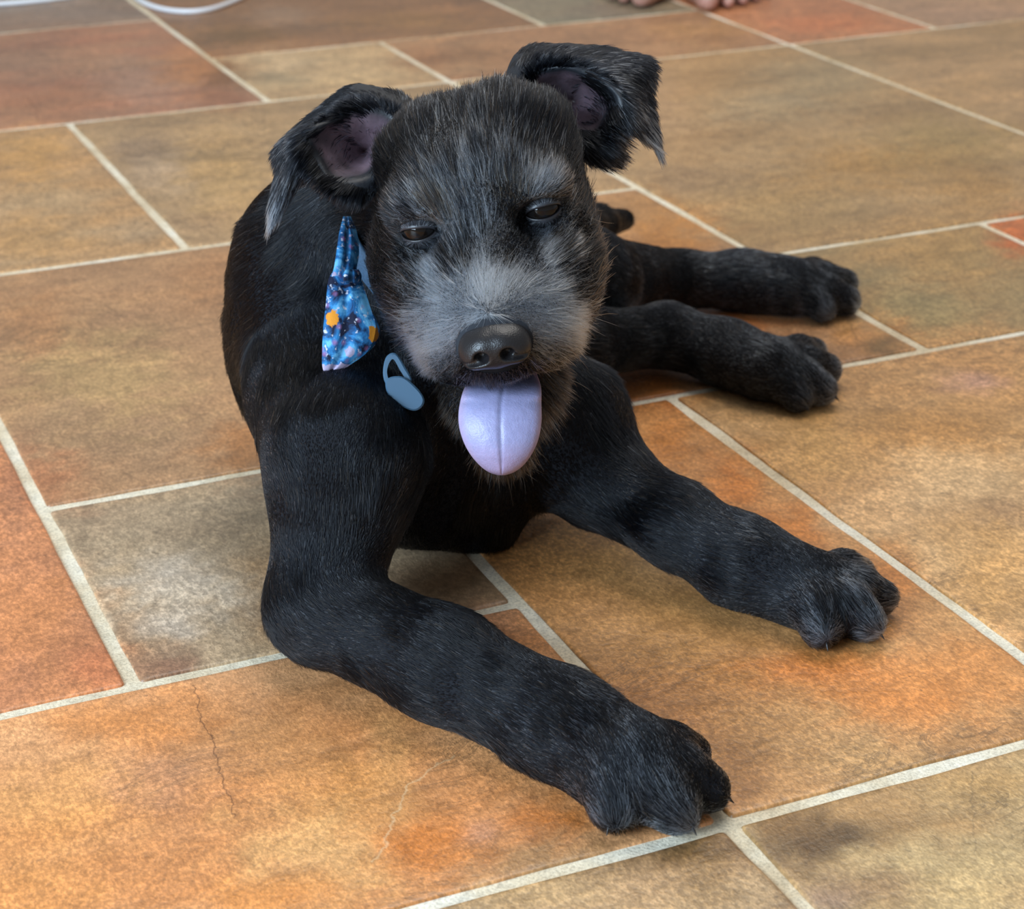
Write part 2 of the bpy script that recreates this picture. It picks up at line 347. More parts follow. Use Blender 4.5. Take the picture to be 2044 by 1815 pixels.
def grout_mat():
    t = NT('grout'); co = t.add('ShaderNodeTexCoord').outputs['Object']
    n1 = t.noise(t.mapping(co, (12, 12, 1)), 1, 5, .6); n2 = t.noise(co, 700, 3, .6); n3 = t.noise(co, 160, 3, .6)
    c = t.ramp(n1, [(.35, (.66, .53, .35, 1)), (.5, (.80, .70, .52, 1)), (.65, (.88, .82, .68, 1))])
    c = t.mix(.7, c, t.ramp(n2, [(.35, G(.66)), (.5, G(1)), (.65, G(1.15))]), 'MULTIPLY')
    c = t.mix(.6, c, t.ramp(n3, [(.3, G(.7)), (.5, G(1)), (.7, G(1.1))]), 'MULTIPLY')
    t.put(c, t.b.inputs['Base Color']); t.b.inputs['Roughness'].default_value = .85; t.b.inputs['Specular IOR Level'].default_value = .2
    bp = t.add('ShaderNodeBump', i_Height=n2); bp.inputs['Strength'].default_value = .6; bp.inputs['Distance'].default_value = .0006
    t.l.new(bp.outputs[0], t.b.inputs['Normal'])
    return t.m
make_floor()
# ------------------------------------------------------------------ implicit modelling: blended tapered limbs, turned into one skin
class Field:
    def __init__(s, lo, hi, h):
        s.lo = np.array(lo, float); s.h = h
        s.n = np.ceil((np.array(hi) - s.lo) / h).astype(int) + 1
        s.d = np.full(tuple(s.n), .05, np.float32)
    def box(s, lo, hi):
        a = np.clip(np.floor((lo - s.lo) / s.h).astype(int), 0, s.n - 1); b = np.clip(np.ceil((hi - s.lo) / s.h).astype(int) + 1, 1, s.n)
        sl = tuple(slice(a[i], b[i]) for i in range(3))
        ax = [s.lo[i] + s.h * np.arange(a[i], b[i]) for i in range(3)]
        P = np.stack(np.meshgrid(*ax, indexing='ij'), -1).astype(np.float32)
        return sl, P
    def add(s, prim, k=.012, cut=False):
        lo, hi = prim.bounds(); m = k + 3 * s.h + .004
        sl, P = s.box(lo - m, hi + m)
        if P.size == 0: return
        d = prim.sd(P); a = s.d[sl]
        if cut:
            d = -d; h = np.clip(.5 - .5 * (a - d) / k, 0, 1)        # smooth max
            s.d[sl] = a * (1 - h) + d * h + k * h * (1 - h)
        else:
            h = np.clip(.5 + .5 * (a - d) / k, 0, 1)
            s.d[sl] = a * (1 - h) + d * h - k * h * (1 - h)
    def mesh(s, smooth=1):
        g = openvdb.FloatGrid(.05); g.copyFromArray(s.d)
        g.transform = openvdb.createLinearTransform(voxelSize=1.0)
        p, q = g.convertToQuads(isovalue=0.0)
        return np.array(p, float) * s.h + s.lo, np.array(q, int)[:, ::-1]

class Cone:                               # round cone from a (ra) to b (rb), with a hair-flow direction
    def __init__(s, a, b, ra, rb, flow=None, tag='', sq=None):
        s.a = np.array(a, float); s.b = np.array(b, float); s.ra = ra; s.rb = rb; s.tag = tag
        f = s.b - s.a if flow is None else np.array(flow, float); n = np.linalg.norm(f); s.flow = f / n if n > 1e-9 else np.array([0, 0, -1.])
    def bounds(s):
        r = np.array([s.ra, s.rb])[:, None]; q = np.stack([s.a, s.b]); return (q - r).min(0), (q + r).max(0)
    def sd(s, P):
        ba = s.b - s.a; L2 = ba @ ba
        if L2 < 1e-12: return np.sqrt(((P - s.a) ** 2).sum(-1)) - s.ra
        pa = P - s.a; t = np.clip((pa @ ba) / L2, 0, 1)
        d = pa - t[..., None] * ba
        # account for the taper by shifting t a little
        t2 = np.clip(t, 0, 1); r = s.ra + (s.rb - s.ra) * t2
        return np.sqrt((d ** 2).sum(-1)) - r
class Ell:                                # ellipsoid with its own axes
    def __init__(s, c, r, R=None, flow=(0, 0, -1), tag=''):
        s.c = np.array(c, float); s.r = np.array(r, float); s.R = np.eye(3) if R is None else np.array(R); s.tag = tag
        f = np.array(flow, float); s.flow = f / np.linalg.norm(f)
    def bounds(s):
        m = s.r.max(); return s.c - m, s.c + m
    def sd(s, P):
        q = (P - s.c) @ s.R.T                 # rows of R are the axes
        k0 = np.sqrt(((q / s.r) ** 2).sum(-1)); k1 = np.sqrt(((q / s.r ** 2) ** 2).sum(-1))
        return np.where(k1 > 1e-9, k0 * (k0 - 1) / np.maximum(k1, 1e-9), -s.r.min())

def smooth_mesh(v, q, it=2, lam=.5):
    n = len(v); e = np.concatenate([q[:, [0, 1]], q[:, [1, 2]], q[:, [2, 3]], q[:, [3, 0]]]); e = np.concatenate([e, e[:, ::-1]])
    cnt = np.bincount(e[:, 0], minlength=n)[:, None]
    for _ in range(it):
        s = np.stack([np.bincount(e[:, 0], v[e[:, 1], i], n) for i in range(3)], 1)
        v = v + lam * (s / np.maximum(cnt, 1) - v)
    return v

# ------------------------------------------------------------------ the dog's frame of bones
# head frame (cm): X to the picture's right, Y out of the nose, Z up through the skull
TH, RO, YW = math.radians(22), math.radians(11.9), math.radians(4.9)
HO = PD(966, 404, .938)
view = HO - CAM; view /= np.linalg.norm(view)
hr = CR - (CR @ view) * view; hr /= np.linalg.norm(hr); hu = np.cross(hr, view)
toc = -view
rx = hr * math.cos(RO) + hu * math.sin(RO); ux = -hr * math.sin(RO) + hu * math.cos(RO)
HF = toc * math.cos(TH) - ux * math.sin(TH); HU = ux * math.cos(TH) + toc * math.sin(TH)
HR_ = rx * math.cos(YW) + HF * math.sin(YW); HF = HF * math.cos(YW) - rx * math.sin(YW)
HB = np.stack([HR_, HF, HU])             # rows
HS = .965                                # size of this head
def HP(x, y, z): return HO + .01 * HS * (x * HR_ + y * HF + z * HU)
def to_head(P): return (np.asarray(P) - HO) @ HB.T * (100 / HS)
def HD(x, y, z): v = x * HR_ + y * HF + z * HU; return v / np.linalg.norm(v)

def horiz(px, py, hd):                    # point behind a pixel at level distance hd in front of the camera
    d = ray(px, py); return CAM + d * (hd / (d @ FLAT_F))

B = {}
B['pelvis'] = horiz(985, 520, 1.25); B['loin'] = horiz(880, 560, 1.15); B['rib'] = horiz(765, 690, 1.02); B['rib2'] = horiz(735, 640, 1.0)
B['withers'] = horiz(655, 515, 1.01); B['neck1'] = horiz(735, 480, 1.0); B['neck2'] = horiz(850, 430, .985)
B['chest'] = horiz(840, 870, .955); B['stern'] = horiz(965, 1042, .945)
B['shR'] = horiz(690, 920, .87); B['elR'] = horiz(640, 1212, .825); B['foR'] = horiz(880, 1325, .775); B['wrR'] = horiz(1120, 1448, .735); B['paR'] = horiz(1255, 1530, .70)
B['shL'] = horiz(1115, 850, .965); B['elL'] = horiz(1200, 955, .945); B['foL'] = horiz(1350, 1048, .905); B['wrL'] = horiz(1480, 1122, .88); B['paL'] = horiz(1610, 1180, .86)

PR = []                                    # (primitive, blend)
def cone(a, b, ra, rb, k=.014, flow=None, tag=''): PR.append((Cone(a, b, ra, rb, flow, tag), k))
def ell(c, r, k=.014, R=None, flow=(0, 0, -1), tag=''): PR.append((Ell(c, r, R, flow, tag), k))
back_dir = B['pelvis'] - B['withers']
bd = back_dir / np.linalg.norm(back_dir)
down = np.array([0, 0, -1.0])
def lift(p, z): q = np.array(p); q[2] = z; return q
# trunk
cone(lift(B['rib'], .083), lift(B['loin'], .074), .076, .062, .03, bd, 'body')
cone(lift(B['loin'], .074), lift(B['pelvis'], .062), .062, .054, .03, bd, 'body')
cone(B['rib2'], lift(B['rib'], .085), .072, .074, .03, bd + down * .5, 'body')
cone(B['withers'], B['rib'], .040, .06, .03, bd + down * .6, 'body')
cone(lift(B['rib'], .08), B['chest'], .07, .048, .03, down + .2 * toc, 'chest')
cone(B['chest'], B['stern'], .044, .018, .03, down, 'chest')
cone(B['chest'], B['shL'], .045, .034, .03, down + .3 * CR, 'chest')
cone(B['neck2'], B['withers'], .040, .043, .02, B['withers'] - B['neck2'], 'neck')
cone(B['neck1'], B['chest'], .044, .046, .02, down, 'neck')
cone(HP(0, -2, -1.5), B['neck2'], .042, .042, .02, B['neck2'] - HO, 'neck')
cone(HP(0, -2, -3.5), B['chest'], .032, .046, .02, down, 'neck')
# the dog's right foreleg (picture left): upper arm, elbow, forearm, wrist, paw
cone(horiz(640, 800, .93), B['shR'], .038, .036, .03, B['shR'] - B['withers'], 'leg')
cone(B['shR'], B['elR'], .034, .0245, .02, None, 'leg')
cone(B['elR'], B['foR'], .0245, .0240, .012, None, 'leg')
cone(B['foR'], B['wrR'], .0240, .0225, .012, None, 'leg')
cone(B['wrR'], B['paR'], .0225, .0235, .012, None, 'paw')
# dog's left foreleg (picture right)
cone(B['shL'], B['elL'], .034, .0250, .02, None, 'leg')
cone(B['elL'], B['foL'], .0245, .0200, .012, None, 'leg')
cone(B['foL'], B['wrL'], .0200, .0215, .012, None, 'leg')
cone(B['wrL'], B['paL'], .0215, .0210, .012, None, 'paw')
CLAWS = []
def paw(base, tips, r, h=.6, kb=.007):
    """four separate toes, each bent at the knuckle, with a claw"""
    for i, (px, py, rr) in enumerate(tips):
        t = PZ(px, py, r * rr * .95)
        t = np.array(t)
        a = base + (t - base) * .30; m = base + (t - base) * .68
        a = lift(a, max(base[2] + .002, r * 1.1)); m = lift(m, r * 1.45)
        PR.append((Cone(a, m, r * 1.0, r * rr * .98, t - base, 'paw'), kb))
        PR.append((Cone(m, t, r * rr * .98, r * rr * .92, t - base, 'toe'), .006))
        d = t - m; d = d / np.linalg.norm(d); d[2] = -.25
        CLAWS.append((t + d * r * rr * .15 + np.array([0, 0, r * .05]), d, r * rr))
paw(B['paR'], [(1230, 1602, 1.06), (1345, 1611, 1.04), (1408, 1573, .95), (1374, 1506, .9)], .0118)
paw(B['paL'], [(1640, 1250, 1.04), (1722, 1236, 1.04), (1748, 1192, .95), (1712, 1148, .9)], .0112)
# hind legs, both flopped out to the dog's left (picture right)
K1 = PZ(1150, 565, .050); H1 = PZ(1350, 557, .022); M1 = PZ(1480, 560, .021); P1 = PZ(1570, 570, .020)
K2 = PZ(1150, 690, .038); H2 = PZ(1330, 668, .026); M2 = PZ(1450, 705, .021); P2 = PZ(1530, 735, .020)
cone(B['pelvis'], K1, .052, .036, .03, None, 'leg'); cone(K1, H1, .034, .0190, .015, None, 'leg'); cone(H1, M1, .0185, .0195, .010, None, 'leg'); cone(M1, P1, .0195, .0205, .010, None, 'paw')
cone(lift(B['loin'], .05), K2, .045, .024, .03, None, 'leg'); cone(K2, H2, .0195, .0190, .015, None, 'leg'); cone(H2, M2, .0190, .0200, .010, None, 'leg'); cone(M2, P2, .0200, .0205, .010, None, 'paw')
paw(P1, [(1645, 545, .9), (1682, 566, 1.05), (1684, 598, 1.05), (1640, 616, .9)], .0112)
paw(P2, [(1622, 702, .9), (1646, 738, 1.05), (1636, 776, 1.05), (1590, 793, .9)], .0112)
# tail
T0, T1, T2 = PZ(1120, 455, .055), PZ(1195, 448, .035), PZ(1246, 438, .028)
cone(B['pelvis'], T0, .030, .017, .02, None, 'tail'); cone(T0, T1, .016, .012, .01, None, 'tail'); cone(T1, T2, .012, .0075, .01, None, 'tail')
# head
HR3 = HB
def hell(x, y, z, a, b, c, k=.012, flow=(0, -1, .3)): ell(HP(x, y, z), (a * .01 * HS, b * .01 * HS, c * .01 * HS), k, HR3, HD(*flow), 'head')
def hcone(p, q, ra, rb, k=.010, flow=(0, -1, 0)): cone(HP(*p), HP(*q), ra * .01 * HS, rb * .01 * HS, k, HD(*flow), 'head')
hell(0, -.6, .75, 4.8, 5.0, 3.9)
for s in (-1, 1): hell(s * 2.0 + .25, -1.2, 2.7, 2.4, 2.8, 2.2, .02, (s * .3, -.6, .7))
hell(0, 2.3, .7, 4.0, 2.9, 3.0)
for s in (-1, 1):
    hell(s * 3.3 - .45, 1.0, -2.4, 2.45, 2.9, 3.2, .015, (s * .9, -.5, -.8))
    hell(s * 2.7 - .15, 2.6, -4.6, 2.1, 2.6, 2.3, .012, (s * .8, -.3, -1))
    hell(s * 2.7, 4.2, -2.4, 2.3, 2.8, 2.4, .02, (s * .9, -.3, -.8))
    hell(s * 2.7, 3.3, 1.75, 1.7, 1.4, .8, .010, (s * .8, .5, .4))         # brow
    hell(s * 1.9, 6.9, -3.6, 2.05, 2.7, 2.2, .014, (s * 1, -.4, -.7))    # upper lip
hcone((0, 3.2, -1.0), (0, 9.0, -2.8), 2.85, 1.75, .015)
hell(0, 8.8, -4.3, 1.3, 1.0, 1.0, .006)
jaw_tip = (-.9, 6.3, -10.1)
hcone((-.2, .4, -4.6), jaw_tip, 2.4, 1.4, .010, (0, .2, -1))
for s in (-1, 1): hcone((s * 2.5 - .2, 1.2, -4.4), (s * 1.75 - .8, 4.6, -8.6), 1.5, 1.05, .008, (s * .9, .1, -1))

FLD = Field((-.02, .48, -.004), (1.0, 1.5, .30), .0022)
allb = [p.bounds() for p, _ in PR]; lo = np.min([b[0] for b in allb], 0) - .012; hi = np.max([b[1] for b in allb], 0) + .012
FLD = Field(lo, hi, .0021)
for p, k in PR: FLD.add(p, k)
# hollows: eye sockets and the open mouth
EYES = [(-2.9, 4.45, .74), (2.9, 4.45, .70)]
for e_ in EYES: FLD.add(Ell(HP(e_[0], e_[1] + .5, e_[2]), (.0125, .0125, .0085), HR3), .006, cut=True)
FLD.add(Cone(HP(0, 3.2, -6.2), HP(-.5, 9.2, -7.6), .012, .017), .004, cut=True)
# the floor presses the underside flat
sl, P = FLD.box(FLD.lo, FLD.lo + FLD.h * FLD.n)
FLD.d = np.maximum(FLD.d, (.0012 - P[..., 2]).astype(np.float32)); del P
DV, DQ = FLD.mesh(); DV = smooth_mesh(DV, DQ, 2)
DV[:, 2] = np.maximum(DV[:, 2], .0004)
def skin_mat():
    t = NT('dark_skin'); t.b.inputs['Base Color'].default_value = (.010, .011, .014, 1); t.b.inputs['Roughness'].default_value = .8
    a = t.add('ShaderNodeAttribute', attribute_name='tint').outputs['Color']; t.put(a, t.b.inputs['Base Color'])
    t.b.inputs['Specular IOR Level'].default_value = .15
    return t.m
SKIN = skin_mat()
me = new_mesh('puppy', DV.tolist(), DQ.tolist(), SKIN)
hc = to_head(DV); tint = np.tile(np.array([.010, .011, .014]), (len(DV), 1))
mouth = (np.abs(hc[:, 0]) < 2.2) & (hc[:, 1] > 1.5) & (hc[:, 1] < 9.5) & (hc[:, 2] < -5.0) & (hc[:, 2] > -9.3)
tint[mouth] = lin(74, 40, 42)
set_col(me, 'tint', tint)
DOG = link('puppy', me)
tag(DOG, 'black wiry-haired puppy lying on the tiles with grey muzzle, folded ears and tongue out', 'dog')
# ------------------------------------------------------------------ fur as real strands
def hair_mat():
    m = bpy.data.materials.new('fur'); m.use_nodes = True; n = m.node_tree.nodes; l = m.node_tree.links
    n.clear(); out = n.new('ShaderNodeOutputMaterial')
    h = n.new('ShaderNodeBsdfHairPrincipled'); h.model = 'CHIANG'; h.parametrization = 'COLOR'
    a = n.new('ShaderNodeAttribute'); a.attribute_name = 'tint'; l.new(a.outputs['Color'], h.inputs['Color'])
    h.inputs['Roughness'].default_value = .30; h.inputs['Radial Roughness'].default_value = .55
    h.inputs['IOR'].default_value = 1.31; h.inputs['Coat'].default_value = 0.0
    l.new(h.outputs[0], out.inputs[0]); return m
FUR = hair_mat()

def sample(V, Q, n, dens=None):
    T = np.concatenate([Q[:, [0, 1, 2]], Q[:, [0, 2, 3]]]); a, b, c = V[T[:, 0]], V[T[:, 1]], V[T[:, 2]]
    cr = np.cross(b - a, c - a); ar = np.linalg.norm(cr, axis=1); w = ar.copy()
    if dens is not None: w *= dens((a + b + c) / 3, cr / np.maximum(ar, 1e-12)[:, None])
    cw = np.cumsum(w); i = np.searchsorted(cw, RNG.random(n) * cw[-1])
    u, v = RNG.random(n), RNG.random(n); f = u + v > 1; u[f] = 1 - u[f]; v[f] = 1 - v[f]
    P = a[i] + (b[i] - a[i]) * u[:, None] + (c[i] - a[i]) * v[:, None]
    return P, i, T
def vert_normals(V, Q):
    fn = np.cross(V[Q[:, 2]] - V[Q[:, 0]], V[Q[:, 3]] - V[Q[:, 1]]); N = np.zeros_like(V)
    for k in range(4):
        for j in range(3): N[:, j] += np.bincount(Q[:, k], fn[:, j], len(V))
    return N / np.maximum(np.linalg.norm(N, axis=1), 1e-12)[:, None]
def unit(v): return v / np.maximum(np.linalg.norm(v, axis=-1, keepdims=True), 1e-9)

def grow(name, parent, P, N, D, L, LIFT, TINT, RAD, clump=.4, guides=26, messy=.25, droop=.15, K=5):
    """P roots, N normals, D flow, L length, LIFT 0..1, TINT colour, RAD radius"""
    n = len(P); D = D - (D * N).sum(1, keepdims=True) * N; D = unit(D)
    J = RNG.normal(size=(n, 3)) * np.reshape(messy, (-1, 1))
    lowf = np.stack([fbm(P * 55, 31 + k, 2) for k in range(3)], 1) * .55
    d = unit(D + N * np.reshape(LIFT, (-1, 1)) + J + lowf)
    s = np.linspace(0, 1, K); C = np.zeros((n, K, 3)); C[:, 0] = P - N * .0006
    L = np.asarray(L) * RNG.uniform(.65, 1.15, n)
    bend = unit(D * 1.0 - N * .15 + J * .5 + np.array([0, 0, -1.0]) * droop)
    for k in range(1, K):
        t = s[k]; dd = unit(d * (1 - .6 * t) + bend * (.6 * t)); C[:, k] = C[:, k - 1] + dd * (L / (K - 1))[:, None]
    gi = RNG.choice(n, max(1, n // guides), replace=False)
    kd = kdtree.KDTree(len(gi))
    for j, q in enumerate(gi): kd.insert(P[q], j)
    kd.balance(); near = np.array([kd.find(p)[1] for p in P]); g = C[gi[near]]
    cl = np.reshape(clump, (-1, 1, 1)) * (s[None, :, None] ** 1.3) * RNG.uniform(.3, 1, (n, 1, 1))
    C = C + (g - C) * cl
    C[:, :, 2] = np.maximum(C[:, :, 2], .0006)
    hc_ = bpy.data.hair_curves.new(name); hc_.add_curves([K] * n)
    hc_.attributes['position'].data.foreach_set('vector', C.astype(np.float32).ravel())
    r = (np.reshape(RAD, (-1, 1)) * np.array([1, 1, .85, .6, .15] if K == 5 else np.linspace(1, .15, K))[None, :] * np.ones((n, 1))).astype(np.float32)
    ra = hc_.attributes.get('radius') or hc_.attributes.new('radius', 'FLOAT', 'POINT'); ra.data.foreach_set('value', r.ravel())
    ta = hc_.attributes.new('tint', 'FLOAT_COLOR', 'CURVE'); b = np.ones((n, 4), np.float32); b[:, :3] = TINT; ta.data.foreach_set('color', b.ravel())
    hc_.materials.append(FUR)
    return link(name, hc_, parent)

def flow_field(P):
    acc = np.zeros((len(P), 3)); W_ = np.zeros(len(P)); tags = {}
    for p, k in PR:
        w = np.exp(-np.clip(p.sd(P), -.004, .06) / .005)
        acc += w[:, None] * p.flow; W_ += w; tags[p.tag] = tags.get(p.tag, 0) + w
    for t in tags: tags[t] = tags[t] / W_
    return unit(acc), tags
gs = lambda q, c, r: np.exp(-(((q - np.array(c)) / np.array(r)) ** 2).sum(1))

def grey_map(q):                          # share of pale hairs over the head, head frame in cm
    g = .07 + 0 * q[:, 0]
    g += .95 * gs(q, (0, 8.2, -1.3), (2.5, 2.2, 1.7))         # bridge of the nose
    for s in (-1, 1):
        g += .95 * gs(q, (s * 2.6, 8.4, -2.8), (1.6, 2.0, 1.6)) + .45 * gs(q, (s * 3.0, 7.2, -4.4), (1.6, 2.2, 1.6))    # moustache
        g += .40 * gs(q, (s * 2.6, 5.2, -.6), (1.8, 1.8, 1.3))   # under the eyes
        g += .30 * gs(q, (s * 3.0, 4.2, 2.2), (1.6, 1.8, .8))  # eyebrows
        g -= .25 * gs(q, (s * 1.7, 4.6, 2.0), (.8, 1.2, .7))   # dark spot over the inner eye
        g -= .45 * gs(q, (s * 1.1, 6.2, -.2), (.6, 1.2, .6))
    g += .26 * gs(q, (0, 4.8, 1.6), (1.5, 2.2, 2.2))          # stripe up the forehead
    g += .15 * gs(q, (.2, 2.5, 4.4), (2.0, 3.4, 2.2)) + .03 * gs(q, (0, 3, 3.5), (4.5, 4, 2.5))
    g -= .7 * gs(q, (0, 9.2, -4.6), (1.6, 1.6, 1.0))          # dark lip under the nose
    g -= .1 * np.clip((np.abs(q[:, 0]) - 3.8) / 1.2, 0, 1)
    return np.clip(g, .02, .95)
def brown_map(q):
    b = .08 + .60 * np.clip((-q[:, 2] - 4.6) / 2.5, 0, 1) + .45 * gs(q, (4.6, 3.5, -2.4), (1.6, 3.5, 3)) + .3 * gs(q, (-4.6, 3.5, -2.8), (1.6, 3, 3)) + .6 * gs(q, (0, 9.2, -4.6), (1.8, 1.6, 1.2))
    for s in (-1, 1): b = b + .5 * gs(q, (s * 1.7, 4.6, 2.0), (.9, 1.2, .8))
    return np.clip(b, 0, 1)
BLACK = np.array([.0022, .0027, .0040]); PALE = np.array([.50, .60, .78]); MID = np.array([.10, .115, .14]); BRN = np.array([.060, .040, .026]); TANH = np.array([.22, .16, .10])
NOSE_C = (0, 10.2, -2.75)

def body_fur():
    DN = vert_normals(DV, DQ)
    def dens(c, n_):
        q = to_head(c); hd = np.exp(-np.clip(np.linalg.norm(q - (0, 3, -1.5), axis=1) - 7, 0, 9) / 1.0)
        d = 1 + 2.4 * hd + 2.5 * gs(q, (0, 7.5, -2), (3.2, 2.6, 2.6))
        d[(c[:, 2] < .0016)] = 0
        return d
    P, i, T = sample(DV, DQ, 900000, dens); N = unit(DN[T[i]].mean(1))
    q = to_head(P)
    # keep the eyes, the nose pad and the inside of the mouth bare
    keep = np.ones(len(P), bool)
    for e_ in EYES:
        r = (q - (e_[0], e_[1] - .35, e_[2] - .05)) / (.80, 1.2, .42); keep &= (r ** 2).sum(1) > 1
    r = (q - NOSE_C) / (1.75, 1.5, 1.35); keep &= (r ** 2).sum(1) > 1
    axm = np.array([-.5, 6.0, -1.4]); axm = axm / np.linalg.norm(axm); qq = q - np.array([0, 3.2, -6.2]); tt = np.clip(qq @ axm, 0, 6.2); dm = np.linalg.norm(qq - tt[:, None] * axm, axis=1) - (1.25 + .5 * tt / 6.2)
    keep &= dm > .12
    P, N, q = P[keep], N[keep], q[keep]; n = len(P)
    F, tg = flow_field(P); z0 = np.zeros(n); T_ = lambda t: tg.get(t, z0)
    head = T_('head')
    hd = q - np.array([0, 9.3, -2.2]); hd[:, 2] += -.9 * np.clip(-q[:, 2] - 3.0, 0, 3); hd = unit(hd)
    # on the forehead the hair fans up and back
    hdw = hd @ HB
    D = unit(F * (1 - head)[:, None] + hdw * head[:, None] * 1.3)
    L = .011 * T_('body') + .012 * T_('chest') + .012 * T_('neck') + .0064 * T_('leg') + .0058 * T_('paw') + .0058 * T_('toe') + .008 * T_('tail') + .0105 * head
    for sp_ in ('shL', 'shR'): L += .005 * np.exp(-(np.linalg.norm(P - B[sp_], axis=1) / .055) ** 2)
    beard = np.clip(gs(q, (3.4, 6.0, -4.4), (1.8, 3, 2.4)) + gs(q, (-3.4, 6.0, -4.4), (1.8, 3, 2.4)) + gs(q, (0, 5, -9.5), (3, 3, 2.5)) + .6 * gs(q, (4.8, 2.0, -2), (1.5, 3, 3)) + .4 * gs(q, (-4.8, 2.0, -2), (1.5, 3, 3)), 0, 1)
    brow = .5 * np.clip(gs(q, (3.0, 4.2, 2.2), (1.6, 1.4, .8)) + gs(q, (-3.0, 4.2, 2.2), (1.6, 1.4, .8)), 0, 1)
    bridge = gs(q, (0, 8.2, -1.2), (1.8, 2.4, 1.6))
    L += head * (.011 * beard + .002 * brow + .002 * bridge)
    top = head * np.clip((q[:, 2] - 1.2) / 2, 0, 1); L += .0022 * top
    nr = np.linalg.norm((q - NOSE_C) / (2.5, 2.4, 2.1), axis=1); L *= np.where((head > .3) & (nr < 1), .45 + .4 * nr, 1)
    for e_ in EYES:
        r = np.linalg.norm((q - np.array(e_)) / (1.7, 2, 1.2), axis=1); L *= np.where(r < 1.25, np.clip(r - .25, .3, 1), 1)
    fly = RNG.random(n) < .07; L = L * np.where(fly, 1.5, 1)
    LIFT = (.24 + .35 * fly) * (1 - head) + head * (.38 + .25 * beard) + .1 * T_('chest') - .27 * head * np.clip((q[:, 2] - 1.2) / 2, 0, 1) + .4 * head * fly
    messy = .10 * (1 - head) + head * (.17 + .12 * beard + .08 * bridge)
    g = np.where(head > .4, grey_map(q), .01 + .02 * T_('leg') + .14 * T_('paw') + .42 * T_('toe') + .03 * T_('neck'))
    hp = PZ(1300, 600)[:2]; hind = np.clip(T_('leg') + T_('paw') + T_('toe'), 0, 1) * np.exp(-(((P[:, :2] - hp) / .18) ** 2).sum(1)); g = g + .12 * hind
    patch = .5 + .95 * fbm(np.c_[q[:, 0] * 1.7, (q[:, 1] - q[:, 2]) * .3, 0 * q[:, 0]], 41, 3); muz = (head > .4) * np.clip(gs(q, (0, 8.2, -2), (3.2, 2.6, 2.2)) * 1.2, 0, 1); g = g * ((1 - muz) * np.clip(patch * 1.3 + .35, .3, 1.6) + muz * 1.1)
    br = np.where(head > .4, brown_map(q), .04)
    u = RNG.random(n); TINT = np.tile(BLACK, (n, 1)) * RNG.uniform(.6, 1.8, (n, 1))
    m = RNG.random(n) < br; TINT[m] = (BRN * RNG.uniform(.3, 1.2, (n, 1)))[m]
    pale = PALE * RNG.uniform(.45, 1.15, (n, 1)); mid = MID * RNG.uniform(.6, 1.3, (n, 1))
    dim = np.where(head > .4, 1.0, .28 + .25 * T_('toe'))[:, None]
    pale = np.where((m & (br > .3))[:, None], TANH * RNG.uniform(.5, 1.3, (n, 1)), pale)
    TINT = np.where((u < g)[:, None], pale * dim, np.where((u < g * 1.6)[:, None], mid * dim, TINT))
    RAD = .000105 * (1 - head) + .00011 * head
    CL = .20 * (1 - head) + head * (.55 + .12 * beard)
    grow('fur', DOG, P, N, D, L, LIFT, TINT, RAD, clump=CL, messy=messy)
    # a few long wiry hairs and whiskers
    S = np.where((head > .5) & (beard > .35))[0]; NW = 1500; S = RNG.choice(S, NW, replace=False)
    grow('whiskers', DOG, P[S], N[S], D[S], np.full(NW, .022), np.full(NW, .7), TANH * RNG.uniform(.5, 2.4, (NW, 1)) * (.6 + .4 * (RNG.random((NW, 1)) < .5)), np.full(NW, .00013), clump=.2, messy=.35, droop=.25, K=6)
body_fur()
def grey_skin():                          # the skin under the pale hair is pale too
    q = to_head(DV); a = DOG.data.attributes['tint']; b = np.zeros(len(DV) * 4, np.float32); a.data.foreach_get('color', b); b = b.reshape(-1, 4)
    hw = np.exp(-np.clip(np.linalg.norm(q - (0, 3, -1.5), axis=1) - 8, 0, 9)); g = (grey_map(q) * hw * np.clip((q[:, 1] - 1) / 3, 0, 1))[:, None] ** 1.5
    m = (b[:, 0] < .02)[:, None]; b[:, :3] = np.where(m, b[:, :3] * (1 - g) + np.array([.045, .05, .06]) * g, b[:, :3]); a.data.foreach_set('color', b.ravel())
grey_skin()
# ------------------------------------------------------------------ ears
def catmull(pts, closed, m):
    pts = np.array(pts, float); n = len(pts); out = []
    segs = n if closed else n - 1
    for i in range(segs):
        g = lambda k: pts[k % n] if closed else pts[min(max(k, 0), n - 1)]
        p0, p1, p2, p3 = g(i - 1), g(i), g(i + 1), g(i + 2)
        for t in np.arange(m) / m:
            out.append(.5 * ((2 * p1) + (-p0 + p2) * t + (2 * p0 - 5 * p1 + 4 * p2 - p3) * t * t + (-p0 + 3 * p1 - 3 * p2 + p3) * t ** 3))
    if not closed: out.append(pts[-1])
    return np.array(out)
def skin2_mat(name, rough=.5, sss=.1):
    t = NT(name); a = t.add('ShaderNodeAttribute', attribute_name='tint').outputs['Color']
    co = t.add('ShaderNodeTexCoord').outputs['Object']; nz = t.noise(co, 300, 4, .6)
    t.put(t.mix(.5, a, t.ramp(nz, [(.3, G(.7)), (.5, G(1)), (.7, G(1.25))]), 'MULTIPLY'), t.b.inputs['Base Color'])
    t.b.inputs['Roughness'].default_value = rough; t.b.inputs['Subsurface Weight'].default_value = sss; t.b.inputs['Subsurface Radius'].default_value = (.01, .004, .003); t.b.inputs['Subsurface Scale'].default_value = .3
    bp = t.add('ShaderNodeBump', i_Height=nz); bp.inputs['Strength'].default_value = .4; bp.inputs['Distance'].default_value = .0008; t.l.new(bp.outputs[0], t.b.inputs['Normal'])
    return t.m
EARM = skin2_mat('ear_skin', .5, .15)

